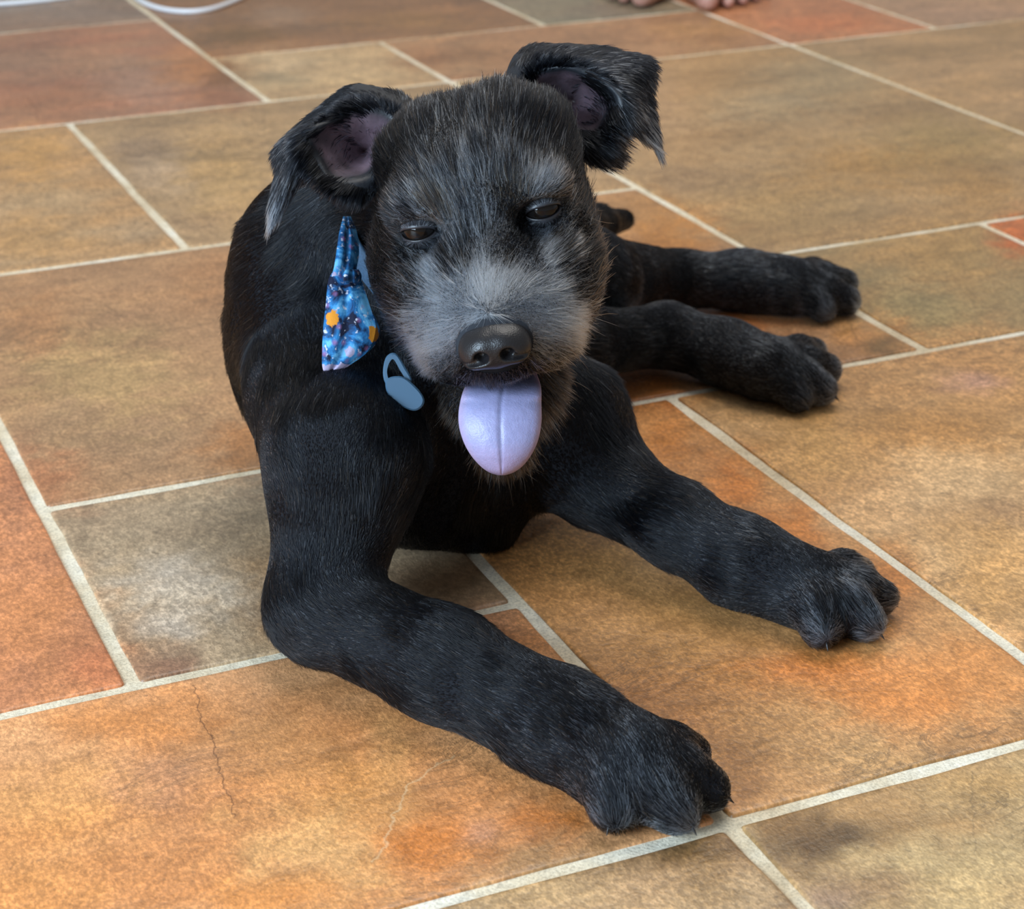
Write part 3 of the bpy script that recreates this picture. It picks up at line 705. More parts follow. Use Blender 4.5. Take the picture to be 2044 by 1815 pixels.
def make_ear(dirs, canal, label, streak):
    """dirs: list of (rim, ridge, cup), each (px, py, depth)"""
    cv = PD(*canal); rings = []
    for k in (2, 1, 0): rings.append(catmull([PD(*d[k]) for d in dirs], True, 8))
    m = len(rings[0]); cols = []
    for j in range(m):
        cols.append(catmull([cv, rings[0][j], rings[1][j], rings[2][j]], False, 6))
    A = np.array(cols); nr = A.shape[1]               # m x nr x 3, A[:,0] is the canal
    rr = np.arange(nr) / (nr - 1)
    V = [cv]; ids = -np.ones((m, nr), int); ids[:, 0] = 0
    for j in range(m):
        for r in range(1, nr): ids[j, r] = len(V); V.append(A[j, r])
    V = np.array(V); Q = []; TR = []
    for j in range(m):
        k = (j + 1) % m; TR.append((0, ids[j, 1], ids[k, 1]))
        for r in range(1, nr - 1): Q.append((ids[j, r], ids[j, r + 1], ids[k, r + 1], ids[k, r]))
    Q = np.array(Q)
    N = vert_normals(V, Q)
    if (N[1:] @ toc).mean() < 0: N = -N; Q = Q[:, ::-1]; TR = [t[::-1] for t in TR]
    N[0] = toc
    V[1:] += N[1:] * (.0022 * fbm(V[1:] * 60, 5))[:, None]
    # close it with a back, 3.5 mm behind
    nv = len(V); th = .0035; Bk = V - N * th; VV = np.r_[V, Bk]
    F = [tuple(f) for f in Q] + [tuple(t) for t in TR] + [tuple(np.array(f)[::-1] + nv) for f in Q] + [tuple(np.array(t)[::-1] + nv) for t in TR]
    for j in range(m):
        k = (j + 1) % m; a, b = ids[j, nr - 1], ids[k, nr - 1]; f = (a, b, b + nv, a + nv); F.append(f[::-1])
    me = new_mesh('ear', VV.tolist(), [tuple(int(x) for x in f) for f in F], EARM)
    R = np.zeros(nv); R[0] = 0
    for j in range(m): R[ids[j, 1:]] = rr[1:]
    pk = np.clip(1 - (R - .44) / .10, 0, 1)[:, None]; dk = np.clip(1 - R / .14, 0, 1)[:, None]
    c = (lin(118, 98, 108) * (1 - dk) + lin(56, 22, 24) * dk) * pk + np.array([.010, .012, .016]) * (1 - pk)
    patch = np.clip(.35 + 1.2 * fbm(V * 110, 3), 0, 1)[:, None]; c = c * (1 - .7 * patch * pk) + np.array([.02, .018, .02]) * .7 * patch * pk
    set_col(me, 'tint', np.r_[c, np.tile([.010, .012, .016], (nv, 1))])
    ear = link('ear', me, DOG); ear['label'] = label
    # hair on the inside flap, the rim and the back
    outd = np.zeros_like(V)
    for j in range(m):
        for r in range(1, nr): outd[ids[j, r]] = A[j, min(r + 1, nr - 1)] - A[j, r - 1]
    outd = unit(outd); tip = PD(*streak)
    P, i, T = sample(V, Q, 34000, None); Rm = R[T[i]].mean(1); Nn = unit(N[T[i]].mean(1)); Dd = unit(unit(outd[T[i]].mean(1)) + .9 * unit(tip - P))
    k = RNG.random(len(P)) < np.clip((Rm - .40) / .16, .09, 1); P, Rm, Nn, Dd = P[k], Rm[k], Nn[k], Dd[k]; n = len(P)
    sv = np.linalg.norm(P - tip, axis=1)
    band = np.clip(fbm(np.c_[P @ CR * 90, P @ CU * 90, 0 * sv], 77) * 1.6 + .15, 0, 1) * np.clip((Rm - .5) / .2, 0, 1)
    near = np.exp(-(sv / .022) ** 2)
    inner = Rm < .42; pl = RNG.random(n) < np.clip(.45 * inner + .03 + .5 * np.clip(band - .35, 0, 1) + .8 * near, 0, .92)
    tint = np.where(pl[:, None], PALE * RNG.uniform(.4, 1.1, (n, 1)) * (.5 + .6 * near[:, None]), BLACK * RNG.uniform(.7, 2.2, (n, 1)))
    grow('ear_fur', ear, P, Nn, Dd, .009 + .007 * np.clip(1 - sv / .05, 0, 1), np.full(n, .16), tint, np.full(n, .00014), clump=.55, messy=.08)
    P, i, T = sample(V, Q, 16000, None); Nn = -unit(N[T[i]].mean(1)); Dd = unit(outd[T[i]].mean(1)); n = len(P)
    grow('ear_fur', ear, P + Nn * th, Nn, Dd, np.full(n, .0075), np.full(n, .25), BLACK * RNG.uniform(.7, 2.2, (n, 1)), np.full(n, .00015), clump=.4, messy=.15)
    return ear
make_ear([((715, 165, .985), (718, 200, .955), (722, 255, .960)), ((822, 208, .970), (790, 228, .955), (765, 265, .963)), ((805, 290, .948), (780, 292, .948), (757, 297, .963)),
          ((740, 385, .945), (728, 360, .943), (724, 335, .957)), ((662, 385, .945), (664, 362, .938), (688, 335, .955)), ((618, 345, .944), (632, 318, .940), (668, 312, .953)),
          ((549, 425, .948), (603, 298, .936), (660, 290, .952)), ((554, 340, .955), (600, 280, .937), (660, 280, .952)), ((556, 290, .962), (606, 268, .938), (662, 270, .952)),
          ((592, 252, .970), (630, 252, .940), (672, 262, .953)), ((645, 212, .980), (665, 232, .947), (695, 258, .956))], (728, 302, .978),
         'folded ear at the picture left, its flap hanging down with pale streaks', (545, 432, .948))
make_ear([((1100, 86, .990), (1095, 130, .962), (1110, 165, .974)), ((1038, 102, .988), (1060, 140, .965), (1085, 175, .974)), ((1010, 160, .972), (1045, 185, .960), (1085, 205, .974)),
          ((1040, 235, .950), (1075, 240, .950), (1105, 230, .970)), ((1110, 290, .945), (1120, 264, .948), (1135, 236, .966)), ((1205, 325, .948), (1190, 282, .943), (1172, 240, .963)),
          ((1250, 258, .948), (1218, 244, .943), (1190, 225, .963)), ((1304, 286, .952), (1240, 215, .938), (1192, 202, .964)), ((1292, 205, .964), (1232, 185, .938), (1178, 182, .966)),
          ((1292, 116, .978), (1195, 150, .945), (1157, 170, .970)), ((1200, 99, .985), (1150, 130, .955), (1130, 165, .972))], (1142, 202, .985),
         'raised ear at the picture right, folded over at its square tip', (1306, 290, .950))

# ------------------------------------------------------------------ nose, eyes, tongue, claws
def glossy(name, col, rough, sss=0, bump=0, bscale=800, coat=0):
    t = NT(name); t.b.inputs['Base Color'].default_value = (*col, 1); t.b.inputs['Roughness'].default_value = rough; t.b.inputs['Coat Weight'].default_value = coat
    if sss: t.b.inputs['Subsurface Weight'].default_value = sss; t.b.inputs['Subsurface Scale'].default_value = .004
    if bump:
        co = t.add('ShaderNodeTexCoord').outputs['Object']; v = t.add('ShaderNodeTexVoronoi'); t.l.new(co, v.inputs['Vector']); v.inputs['Scale'].default_value = bscale
        bp = t.add('ShaderNodeBump', i_Height=v.outputs[0]); bp.inputs['Strength'].default_value = bump; bp.inputs['Distance'].default_value = .0006; t.l.new(bp.outputs[0], t.b.inputs['Normal'])
    return t.m
def head_field(lo, hi, h):                 # a little field in head coordinates (cm)
    return Field(lo, hi, h)
def nose():
    f = Field((-2.6, 6.8, -3.8), (2.6, 11.4, 1.2), .06); f.d[:] = 2
    class P_:                             # ellipsoid / cone in cm
        pass
    def a(p, k, cut=False):
        lo_, hi_ = p.bounds(); m = k + .4; sl, P = f.box(lo_ - m, hi_ + m); d = p.sd(P); A = f.d[sl]
        if cut: d = -d; h = np.clip(.5 - .5 * (A - d) / k, 0, 1); f.d[sl] = A * (1 - h) + d * h + k * h * (1 - h)
        else: h = np.clip(.5 + .5 * (A - d) / k, 0, 1); f.d[sl] = A * (1 - h) + d * h - k * h * (1 - h)
    a(Ell((0, 9.2, -.75), (1.45, 1.15, .85)), .3)
    for s in (-1, 1):
        a(Ell((s * .95, 9.35, -1.15), (.78, .95, .85)), .4)
        a(Ell((s * .45, 9.9, -1.0), (.6, .55, .75)), .4)
    a(Ell((0, 9.4, -1.45), (.6, .75, .6)), .4)
    a(Ell((0, 8.2, -.9), (1.5, 1.3, 1.0)), .4)
    for s in (-1, 1):
        a(Ell((s * .62, 10.5, -1.12), (.36, .75, .33)), .15, True)
        a(Cone((s * .80, 10.3, -1.30), (s * 1.65, 9.7, -1.55), .20, .11), .10, True)
    a(Cone((0, 10.6, -1.2), (0, 10.2, -2.4), .07, .09), .12, True)
    v, q = f.mesh(); v = smooth_mesh(v, q, 1); v = v - (0, 9.3, -1.1); ca, sa = math.cos(.05), math.sin(.05); v = np.c_[v[:, 0] * .97, v[:, 1] * ca - v[:, 2] * sa, v[:, 1] * sa + v[:, 2] * ca * .98] + (0, 10.25, -2.85)
    W_ = HO + .01 * HS * (v @ HB)
    me = new_mesh('nose', W_.tolist(), q.tolist(), glossy('nose_leather', (.012, .011, .012), .36, bump=.18, bscale=1500))
    o = link('nose', me, DOG); o['label'] = 'black leathery nose with two comma-shaped nostrils'
nose()

def eye(e_):
    s = 1 if e_[0] > 0 else -1
    c = np.array([e_[0], e_[1] - .95, e_[2] - .02]); R = .92
    nu, nv = 40, 24; V = []; C = []
    fw = np.array([s * .22, 1, -.02]); fw /= np.linalg.norm(fw); rt = np.cross(fw, [0, 0, 1]); rt /= np.linalg.norm(rt); upv = np.cross(rt, fw)
    Fc = []
    for i in range(nv + 1):
        a_ = math.pi * i / nv
        for j in range(nu):
            b_ = 2 * math.pi * j / nu; d = fw * math.cos(a_) + (rt * math.cos(b_) + upv * math.sin(b_)) * math.sin(a_)
            V.append(c + d * R * (1.03 if a_ < .55 else 1.0))
            C.append((.004, .004, .005) if a_ < .26 else ((.006, .004, .003) if a_ < .62 else (.008, .007, .007)))
    for i in range(nv):
        for j in range(nu): Fc.append((i * nu + j, i * nu + (j + 1) % nu, (i + 1) * nu + (j + 1) % nu, (i + 1) * nu + j))
    W_ = HO + .01 * HS * (np.array(V) @ HB)
    me = new_mesh('eye', W_.tolist(), [f[::-1] for f in Fc]); t = NT('eyeball'); t.put(t.add('ShaderNodeAttribute', attribute_name='tint').outputs['Color'], t.b.inputs['Base Color']); t.b.inputs['Roughness'].default_value = .05; t.b.inputs['Specular IOR Level'].default_value = .32
    me.materials.append(t.m); set_col(me, 'tint', np.array(C)); o = link('eye', me, DOG); o['label'] = 'dark brown half-shut eye, ' + ('the higher one' if s > 0 else 'the lower one')
    # lids: two shells that leave a narrow almond open
    LV = []; LF = []; LC = []
    for up_ in (1, -1):
        n0 = len(LV); na, nb = 28, 9
        for i in range(na + 1):
            x = -1 + 2 * i / na; open_ = (.39 if up_ > 0 else .20) * max(0, 1 - x * x) ** .7
            for j in range(nb + 1):
                t_ = j / nb; ang = up_ * (open_ + t_ * .85); az = x * 1.05
                d = fw * math.cos(az) * math.cos(ang) + rt * math.sin(az) * math.cos(ang * .5) + upv * math.sin(ang)
                d = d / np.linalg.norm(d); rad = R * (1.03 + .05 * math.sin(min(1, t_ * 3.2) * math.pi * .5)) - t_ * .16
                LV.append(c + d * rad); LC.append((.008, .007, .009) if t_ < .1 else (.03, .033, .04))
        for i in range(na):
            for j in range(nb):
                q = (n0 + i * (nb + 1) + j, n0 + (i + 1) * (nb + 1) + j, n0 + (i + 1) * (nb + 1) + j + 1, n0 + i * (nb + 1) + j + 1)
                LF.append(q if up_ < 0 else q[::-1])
    W_ = HO + .01 * HS * (np.array(LV) @ HB)
    me = new_mesh('eyelids', W_.tolist(), LF, LIDM); set_col(me, 'tint', np.array(LC))
    l_ = link('eyelids', me, o)
    LVa = W_.copy(); LFa = np.array(LF); nb_ = 10; tt_ = np.tile(np.arange(nb_) / (nb_ - 1), len(LV) // nb_)
    P, i, T = sample(LVa, LFa, 9000, None); ti = tt_[T[i]].mean(1); N = unit(P - (HO + .01 * HS * (c @ HB))); Dv = unit(N * .3 + unit(P - (HO + .01 * HS * ((c + fw * R) @ HB))))
    kk = ti > .09; P, N, Dv, ti = P[kk], N[kk], Dv[kk], ti[kk]; n_ = len(P); pl = RNG.random(n_) < .42
    tn = np.where(pl[:, None], PALE * RNG.uniform(.25, .8, (n_, 1)), BLACK * RNG.uniform(1, 3, (n_, 1)))
    grow('eyelid_fur', l_, P + N * .0013, N, Dv, np.full(n_, .0055) * (.6 + ti), np.full(n_, .30), tn, np.full(n_, .00010), clump=.3, messy=.15, K=4)
    sm = l_.modifiers.new('thick', 'SOLIDIFY'); sm.thickness = .0008; sm.offset = -1
LIDM = skin2_mat('eyelid_skin', .4, .05)
for e_ in EYES: eye(e_)

def tongue():
    rows = [(1010, 742, .925, 60), (1004, 772, .905, 76), (999, 808, .896, 82), (998, 845, .893, 83), (999, 880, .893, 75), (1000, 908, .895, 61), (1001, 930, .899, 43), (1001, 943, .903, 25), (1001, 949, .908, 7)]
    C_ = catmull(rows, False, 5); n = len(C_); m = 28; V = []; T_ = []
    for side in (1, -1):
        for (px, py, d, hw) in C_:
            for j in range(m + 1):
                x = -1 + 2 * j / m
                th = .0030 * math.sqrt(max(0, 1 - x ** 4)) * (1 if side > 0 else -1)
                groove = .0010 * math.exp(-(x / .045) ** 2) if side > 0 else 0
                cup = .004 * x * x
                V.append(PD(px + x * hw, py - (abs(x) ** 2) * 0, d - th + groove + cup * (1 if py > 800 else .3))); T_.append((x, py))
    ng = n * (m + 1); F = []
    for i in range(n - 1):
        for j in range(m):
            a = i * (m + 1) + j; F.append((a, a + m + 1, a + m + 2, a + 1)); F.append((a + ng, a + ng + 1, a + ng + m + 2, a + ng + m + 1))
    for i in range(n - 1):
        for j in (0, m):
            a = i * (m + 1) + j; f = (a, a + ng, a + ng + m + 1, a + m + 1); F.append(f if j == 0 else f[::-1])
    for i in (0, n - 1):
        for j in range(m):
            a = i * (m + 1) + j; f = (a, a + 1, a + ng + 1, a + ng); F.append(f if i == 0 else f[::-1])
    me = new_mesh('tongue', [tuple(v) for v in V], F)
    t = NT('tongue_wet'); co = t.add('ShaderNodeTexCoord').outputs['Object']
    nz = t.noise(co, 260, 4, .65); n2 = t.noise(co, 1500, 2, .5); a = t.add('ShaderNodeAttribute', attribute_name='tint').outputs['Color']
    t.put(t.mix(.35, a, t.ramp(nz, [(.35, G(.8)), (.65, G(1.15))]), 'MULTIPLY'), t.b.inputs['Base Color'])
    t.b.inputs['Roughness'].default_value = .38; t.b.inputs['Subsurface Weight'].default_value = .25; t.b.inputs['Subsurface Scale'].default_value = .003; t.b.inputs['Subsurface Radius'].default_value = (1, .5, .4)
    h = t.math('ADD', t.math('MULTIPLY', nz, 1.0), t.math('MULTIPLY', n2, .4))
    bp = t.add('ShaderNodeBump', i_Height=h); bp.inputs['Strength'].default_value = .5; bp.inputs['Distance'].default_value = .0007; t.l.new(bp.outputs[0], t.b.inputs['Normal'])
    me.materials.append(t.m)
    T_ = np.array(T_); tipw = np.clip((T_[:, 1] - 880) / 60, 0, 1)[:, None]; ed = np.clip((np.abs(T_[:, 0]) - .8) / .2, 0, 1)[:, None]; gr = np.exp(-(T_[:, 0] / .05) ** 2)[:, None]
    c = lin(172, 170, 206) * (1 - tipw) + lin(196, 174, 204) * tipw; c = c * (1 - ed * .5) + lin(210, 176, 196) * ed * .5; c = c * (1 - .3 * gr) * (.78, .80, .86) * (1 - .25 * np.clip((820 - T_[:, 1]) / 50, 0, 1))[:, None]  # upper end darker: shade under the lip put into the colour
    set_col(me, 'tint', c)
    o = link('tongue', me, DOG); o['label'] = 'pale lilac-pink tongue hanging out of the open mouth'
    bm_ = o.modifiers.new('soft', 'SUBSURF'); bm_.levels = 1; bm_.render_levels = 1
tongue()

def claws():
    mt = glossy('claw_horn', (.018, .015, .014), .3)
    for p, d, r in CLAWS:
        V = []; F = []; n = 10; L = r * 1.0; axis = unit(np.array(d)); s_ = unit(np.cross(axis, [0, 0, 1])); u_ = np.cross(s_, axis)
        for i in range(7):
            t = i / 6; rad = r * .19 * (1 - t) ** .7 + .0002; c = p + axis * (L * t) - np.array([0, 0, 1]) * (t * t * r * .35) + np.array([0, 0, r * .05])
            for j in range(n):
                a = 2 * math.pi * j / n; V.append(c + s_ * math.cos(a) * rad * .75 + u_ * math.sin(a) * rad)
        V = np.array(V); V[:, 2] = np.maximum(V[:, 2], .0004)
        for i in range(6):
            for j in range(n): F.append((i * n + j, i * n + (j + 1) % n, (i + 1) * n + (j + 1) % n, (i + 1) * n + j))
        link('claw', new_mesh('claw', V.tolist(), F, mt), DOG)
claws()
# ------------------------------------------------------------------ collar and bow tie
def ribbon(name, pts, width, thick, widthdir, mat, parent, closed=False, m=8):
    C_ = catmull(pts, closed, m); n = len(C_); V = []; F = []
    for i in range(n):
        tn = C_[(i + 1) % n if closed else min(i + 1, n - 1)] - C_[i - 1 if (closed or i) else 0]; tn = unit(tn)
        wd_ = widthdir(C_[i], tn); w = unit(wd_ - (wd_ @ tn) * tn); nn = unit(np.cross(tn, w))
        for a, b in ((-1, -.6), (-.94, -1), (.94, -1), (1, -.6), (1, .6), (.94, 1), (-.94, 1), (-1, .6)): V.append(C_[i] + w * a * width / 2 + nn * b * thick / 2)
    r = range(n) if closed else range(n - 1)
    for i in r:
        for j in range(8): F.append((i * 8 + j, i * 8 + (j + 1) % 8, (i + 1) % n * 8 + (j + 1) % 8, (i + 1) % n * 8 + j))
    if not closed: F.append(tuple(range(7, -1, -1))); F.append(tuple((n - 1) * 8 + j for j in range(8)))
    me = new_mesh(name, [tuple(v) for v in V], F, mat); bmo = link(name, me, parent); return bmo
def webbing():
    t = NT('blue_webbing'); co = t.add('ShaderNodeTexCoord').outputs['Object']; nz = t.noise(co, 900, 2, .5)
    t.put(t.mix(.5, (.035, .08, .14, 1), t.ramp(nz, [(.4, G(.6)), (.6, G(1.3))]), 'MULTIPLY'), t.b.inputs['Base Color']); t.b.inputs['Roughness'].default_value = .75; return t.m
collar = link('dog_collar', None); tag(collar, 'blue webbing collar with a plastic buckle around the puppy neck', 'collar')
# the strap runs round the neck behind the jaw; the buckle hangs at the throat, picture left of the mouth
def fld(p):                               # the skin field at a point
    g = (np.asarray(p) - FLD.lo) / FLD.h; i = np.floor(g).astype(int); f = g - i
    if (i < 0).any() or (i >= FLD.n - 1).any(): return .05
    r = 0
    for a in (0, 1):
        for b in (0, 1):
            for c in (0, 1): r += FLD.d[i[0] + a, i[1] + b, i[2] + c] * (f[0] if a else 1 - f[0]) * (f[1] if b else 1 - f[1]) * (f[2] if c else 1 - f[2])
    return float(r)
def on_skin(px, py, off=.004):            # first skin point seen behind a pixel
    d = .80
    while d < 1.3 and fld(PD(px, py, d)) > off: d += .001
    return d
d1, d2 = on_skin(690, 500), on_skin(800, 775)
A1, A2 = PD(690, 500, d1), PD(800, 775, d2)
nc = HP(-.5, -4.0, -5.0)
axis = unit(HO - (B['withers'] + B['chest']) / 2); e12 = unit(A2 - A1); axis = unit(axis - (axis @ e12) * e12)
nc = nc - ((nc - A1) @ axis) * axis
u1 = unit(A1 - nc); u2 = np.cross(axis, u1); ring = []
for k in range(40):
    a = 2 * math.pi * k / 40; dr = u1 * math.cos(a) + u2 * math.sin(a); r = .012
    while r < .075 and fld(nc + dr * r) < .0012: r += .0008
    ring.append(nc + dr * r)
ring = np.array(ring)
rad = np.linalg.norm(ring - nc, axis=1)
for _ in range(2): rad = (np.roll(rad, 1) + rad * 2 + np.roll(rad, -1)) / 4
ring = nc + unit(ring - nc) * rad[:, None]
ribbon('strap', list(ring), .015, .0022, lambda p, t: axis, webbing(), collar, closed=True, m=3)
def plastic(name, c, r): t = NT(name); t.b.inputs['Base Color'].default_value = (*c, 1); t.b.inputs['Roughness'].default_value = r; return t.m
def plate(name, px, depth, thick, mat, parent, hole=None, tilt=0):
    """flat moulded part with rounded edges, outline in px at a depth, thickness along the view"""
    C_ = catmull([PD(x, y, depth + tilt * (y - px[0][1])) for x, y in px], True, 5); n = len(C_); cc = C_.mean(0); V = []; F = []
    inner = None
    if hole is not None:
        inner = catmull([PD(x, y, depth + tilt * (y - px[0][1])) for x, y in hole], True, 5)
        assert len(inner) == n
    prof = [(1, 1), (.55, 1.6), (-.55, 1.6), (-1, 1)]
    rings = []
    for a, sc in ((-.7, 0), (-1, 1), (1, 1), (.7, 0)):
        sh = .0008 * sc; rings.append([p - unit(p - cc) * sh + CF * a * thick / 2 for p in C_])
    if inner is not None:
        for a in (1, -1): rings.append([p + CF * a * thick / 2 for p in inner])
        order = [1, 0, 3, 2, 4, 5]
    else: order = [1, 0, 3, 2]
    for k in order: V += list(rings[k])
    m = len(order)
    for k in range(m if inner is not None else m - 1):
        for j in range(n): F.append((k * n + j, k * n + (j + 1) % n, (k + 1) % m * n + (j + 1) % n, (k + 1) % m * n + j))
    if inner is None: F.append(tuple(range(n - 1, -1, -1))); F.append(tuple((m - 1) * n + j for j in range(n)))
    return link(name, new_mesh(name, [tuple(v) for v in V], F, mat, smooth=False), parent)
BK = plastic('slate_blue_plastic', (.055, .115, .18), .4)
buckle = plate('buckle', [(772, 758), (802, 752), (831, 773), (847, 797), (841, 814), (824, 820), (796, 808), (774, 786)], d2 - .006, .005, BK, collar, tilt=.00002)
buckle['label'] = 'slate blue plastic clasp of the collar'
plate('buckle_loop', [(765, 738), (772, 712), (790, 706), (810, 735), (822, 762), (802, 774), (782, 780), (768, 762)], d2 - .004, .004, BK, collar,
      hole=[(773, 741), (778, 724), (786, 718), (798, 738), (808, 757), (796, 765), (785, 768), (776, 757)])

def print_mat():
    t = NT('patterned_cotton'); co = t.add('ShaderNodeTexCoord').outputs['Object']
    n1 = t.noise(co, 95, 3, .6, .6); n2 = t.noise(t.mapping(co, (1, 1, 1), (1, 2, 3)), 120, 3, .6); n3 = t.noise(co, 420, 2, .5); weave = t.noise(co, 1600, 1, .5)
    v = t.add('ShaderNodeTexVoronoi'); t.l.new(co, v.inputs['Vector']); v.inputs['Scale'].default_value = 150
    c = t.ramp(n1, [(.38, (.003, .008, .035, 1)), (.45, (.015, .11, .30, 1)), (.53, (.03, .25, .58, 1)), (.64, (.18, .58, .95, 1))])
    c = t.mix(t.ramp(v.outputs['Distance'], [(.0, G(.9)), (.28, G(.0))]), c, (.42, .16, .36, 1))
    c = t.mix(t.ramp(n3, [(.60, G(0)), (.68, G(.8))]), c, (.75, .78, .9, 1))
    a = t.add('ShaderNodeAttribute', attribute_name='tint').outputs['Color']; sp_ = t.add('ShaderNodeSeparateColor'); t.l.new(a, sp_.inputs[0])
    c = t.mix(t.ramp(t.math('ADD', sp_.outputs[0], t.math('MULTIPLY', t.math('SUBTRACT', n3, .5), .8)), [(.45, G(0)), (.55, G(1))]), c, (.80, .30, .02, 1))
    c = t.mix(t.ramp(t.math('ADD', sp_.outputs[1], t.math('MULTIPLY', t.math('SUBTRACT', n3, .5), .9)), [(.45, G(0)), (.55, G(.9))]), c, (.55, .45, .62, 1))
    c = t.mix(sp_.outputs[2], c, (.003, .008, .03, 1))  # fold of the bow: its shade painted as a dark navy line
    t.put(c, t.b.inputs['Base Color']); t.b.inputs['Roughness'].default_value = .8
    bp = t.add('ShaderNodeBump', i_Height=weave); bp.inputs['Strength'].default_value = .3; bp.inputs['Distance'].default_value = .0004; t.l.new(bp.outputs[0], t.b.inputs['Normal'])
    return t.m
COT = print_mat()
tie = link('bow_tie', None); tag(tie, 'blue patterned cotton bow tie with orange motifs on the puppy neck', 'bow tie')
def wing(name, rows, parent, hint=None):
    """rows: (left px, right px, y, depth left, depth right): a puffed fold of cloth"""
    R_ = catmull([(a, b, y, d0, d1) for a, b, y, d0, d1 in rows], False, 5); n = len(R_); m = 12; V = []; F = []; K = []
    for side in (1, -1):
        for i, (a, b, y, d0, d1) in enumerate(R_):
            for j in range(m + 1):
                u = j / m; puff = .0035 * math.sin(math.pi * u) ** .6 * math.sin(math.pi * min(1, (i + 1) / n)) ** .5
                fold = .0022 * math.exp(-((u - .46) / .07) ** 2)
                V.append(PD(a + (b - a) * u, y, TIE_D + d0 + (d1 - d0) * u - side * puff + (fold if side > 0 else 0)))
                px_, py_ = a + (b - a) * u, y
                o1 = max(math.exp(-(((px_ - 664) / 15) ** 2 + ((py_ - 636) / 20) ** 2) * 1.0), 0); o2 = math.exp(-(((px_ - 746) / 12) ** 2 + ((py_ - 666) / 22) ** 2))
                wh = math.exp(-(((py_ - 735) / 12) ** 2)) * .75 + math.exp(-(((px_ - 698) / 12) ** 2 + ((py_ - 702) / 12) ** 2)) + .6 * math.exp(-(((px_ - 668) / 8) ** 2 + ((py_ - 545) / 8) ** 2)) + .6 * math.exp(-(((px_ - 700) / 9) ** 2 + ((py_ - 470) / 8) ** 2))
                K.append((min(1, o1 + o2), min(1, wh), .85 * math.exp(-((u - .46) / .035) ** 2) * (1 if py_ > 545 else 0)))  # last channel: painted shade along the fold
    ng = n * (m + 1)
    for i in range(n - 1):
        for j in range(m):
            q = i * (m + 1) + j; F.append((q, q + m + 1, q + m + 2, q + 1)); F.append((q + ng, q + ng + 1, q + ng + m + 2, q + ng + m + 1))
    for i in range(n - 1):
        for j in (0, m):
            q = i * (m + 1) + j; f = (q, q + ng, q + ng + m + 1, q + m + 1); F.append(f if j == 0 else f[::-1])
    for i in (0, n - 1):
        for j in range(m):
            q = i * (m + 1) + j; f = (q, q + 1, q + ng + 1, q + ng); F.append(f if i == 0 else f[::-1])
    me = new_mesh(name, [tuple(v) for v in V], F, COT); set_col(me, 'tint', np.array(K)); return link(name, me, parent)
TIE_D = min(on_skin(x, y) - d for x, y, d in [(690, 450, .925), (675, 520, .905), (690, 560, .900), (655, 620, .897), (700, 640, .9), (735, 655, .905), (650, 720, .896), (700, 715, .898)]) - .006
w_ = wing('bow_wing', [(685, 700, 432, .925, .93), (677, 713, 465, .915, .925), (671, 717, 505, .908, .92), (665, 712, 540, .903, .915), (655, 722, 560, .900, .912), (650, 738, 610, .897, .908), (645, 750, 655, .895, .905), (643, 735, 700, .896, .906), (643, 700, 728, .898, .905), (646, 676, 742, .900, .903)], tie)
w2 = wing('bow_wing', [(728, 735, 610, .912, .915), (738, 752, 640, .908, .915), (735, 758, 662, .905, .913), (715, 748, 690, .905, .912), (700, 722, 712, .906, .910)], tie)
k_ = wing('knot', [(690, 716, 538, .900, .910), (684, 722, 550, .896, .907), (686, 720, 566, .898, .908)], tie)

# ------------------------------------------------------------------ white cable looped on the tiles, top left
def tube(name, pts, r, mat, parent=None, m=8, ns=12):
    C_ = catmull(pts, False, m); n = len(C_); V = []; F = []
    for i in range(n):
        tn = unit(C_[min(i + 1, n - 1)] - C_[max(i - 1, 0)]); s_ = unit(np.cross(tn, [0, 0, 1.])); u_ = np.cross(s_, tn)
        for j in range(ns): a = 2 * math.pi * j / ns; V.append(C_[i] + (s_ * math.cos(a) + u_ * math.sin(a)) * r)
    for i in range(n - 1):
        for j in range(ns): F.append((i * ns + j, i * ns + (j + 1) % ns, (i + 1) * ns + (j + 1) % ns, (i + 1) * ns + j))
    F.append(tuple(range(ns - 1, -1, -1))); F.append(tuple((n - 1) * ns + j for j in range(ns)))
    return link(name, new_mesh(name, [tuple(v) for v in V], F, mat), parent)
r_ = .0028
cab = [(-160, 18), (-60, 13), (0, 8), (60, 3), (120, -4), (190, -16), (250, -40), (330, -62), (430, -62), (500, -40), (500, -16), (462, 4), (420, 18), (375, 23), (325, 18), (285, 4), (262, -16), (268, -44), (330, -80), (430, -96), (560, -100)]
cpts = [PZ(x, y, r_ + (.004 if i > 16 else 0)) for i, (x, y) in enumerate(cab)]
tag(tube('cable', cpts, r_, plastic('white_plastic', (.85, .87, .9), .3)), 'white cable lying in a loop on the tiles at the top left', 'cable')

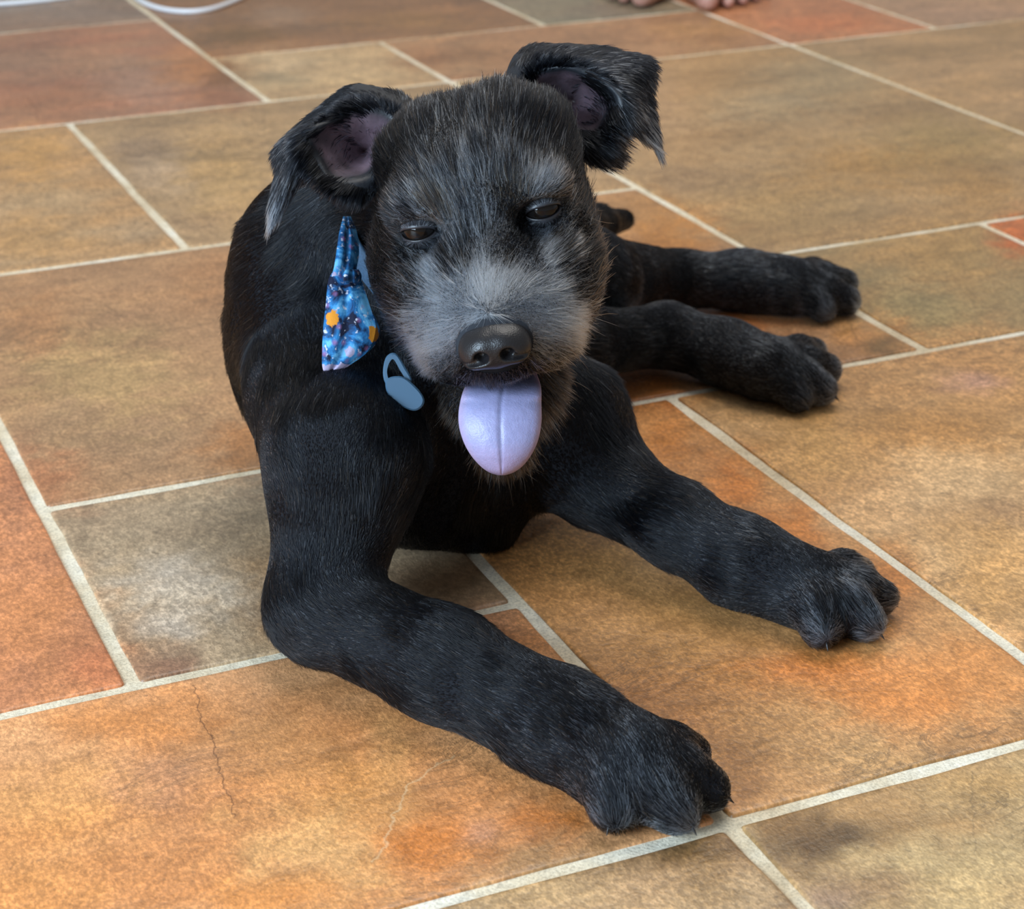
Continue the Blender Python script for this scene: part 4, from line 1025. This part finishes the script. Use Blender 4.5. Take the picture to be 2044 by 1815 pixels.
# ------------------------------------------------------------------ bare feet of a person standing at the far end
def person():
    pr = []
    def c(a, b, ra, rb, k=.02): pr.append((Cone(a, b, ra, rb), k))
    z = lambda p, h: np.array([p[0], p[1], h])
    for s, (bx, by), yaw, toes in ((-1, (1281, -5), .5, 1), (1, (1414, 1), .16, 1)):
        big = PZ(bx, by, .012); f = -(FLAT_F * math.cos(yaw * s * -1) + FLAT_R * math.sin(yaw * s * -1)); f = unit(f); side = np.array([-f[1], f[0], 0])   # f: where the toes point
        sd_ = side if side @ FLAT_R * s > 0 else -side           # towards the little toe
        ball = big - f * .045
        for i in range(5):
            tp = big + sd_ * (.000 + .0205 * i + (.006 if i else 0)) - f * (.004 * i + .0025 * i * i); r = .0135 if i == 0 else .0085 - .0005 * i
            root = tp - f * (.045 - .003 * i)
            c(z(root, .017), z(tp - f * .012, .015 if i else .014), r * 1.0, r * 1.02, .004); c(z(tp - f * .012, .015 if i else .014), z(tp, r + .001), r * 1.02, r, .003)
            if i < 4: c(z(root, .018), z(ball - f * .075 + sd_ * .02 + sd_ * .008 * i, .036), .014, .024, .012)
        ank = ball - f * .15 + sd_ * .025
        c(z(ball - f * .07 + sd_ * .025, .034), z(ank, .07), .028, .036, .02); c(z(ank, .075), z(ank - f * .035, .028), .034, .028, .02)
        knee = z(ank + f * .03, .46); hip = z((big * 0 + PZ(1345, -40, 0)) + FLAT_F * .16 + FLAT_R * .085 * s, .86)
        c(z(ank, .08), z(ank - f * .01, .30), .034, .052, .03); c(z(ank - f * .01, .30), knee, .052, .052, .03); c(knee, hip, .056, .085, .05)
    lo = np.min([p.bounds()[0] for p, _ in pr], 0) - .02; hi = np.max([p.bounds()[1] for p, _ in pr], 0) + .02
    # fine for the feet, coarse above, one skin
    f_ = Field(lo, hi, .0042)
    for p, k in pr: f_.add(p, k)
    sl, P = f_.box(f_.lo, f_.lo + f_.h * f_.n); f_.d = np.maximum(f_.d, (.001 - P[..., 2]).astype(np.float32))
    v, q = f_.mesh(); v = smooth_mesh(v, q, 1); v[:, 2] = np.maximum(v[:, 2], .0005)
    t = NT('person_skin'); co = t.add('ShaderNodeTexCoord').outputs['Object']; nz = t.noise(co, 40, 3, .5)
    t.put(t.ramp(nz, [(.3, (.42, .20, .15, 1)), (.7, (.60, .33, .26, 1))]), t.b.inputs['Base Color']); t.b.inputs['Roughness'].default_value = .5; t.b.inputs['Subsurface Weight'].default_value = .1; t.b.inputs['Subsurface Scale'].default_value = .01
    body = link('person', new_mesh('person', v.tolist(), q.tolist(), t.m)); tag(body, 'person standing barefoot at the top edge, only pink toes in view', 'person')
    # shorts
    g = Field(lo + [0, 0, .5], hi + [0, 0, .1], .008)
    hips = []
    for p, k in pr:
        if p.b[2] > .8: g.add(Cone(p.a + (p.b - p.a) * .35, p.b, p.ra + .022, p.rb + .018), .03); hips.append(p.b)
    g.add(Cone(hips[0] + [0, 0, .03], hips[1] + [0, 0, .03], .10, .10), .05)
    v, q = g.mesh(); v = smooth_mesh(v, q, 2); t = NT('grey_cotton'); t.b.inputs['Base Color'].default_value = (.12, .13, .15, 1); t.b.inputs['Roughness'].default_value = .9
    link('shorts', new_mesh('shorts', v.tolist(), q.tolist(), t.m), body)
person()
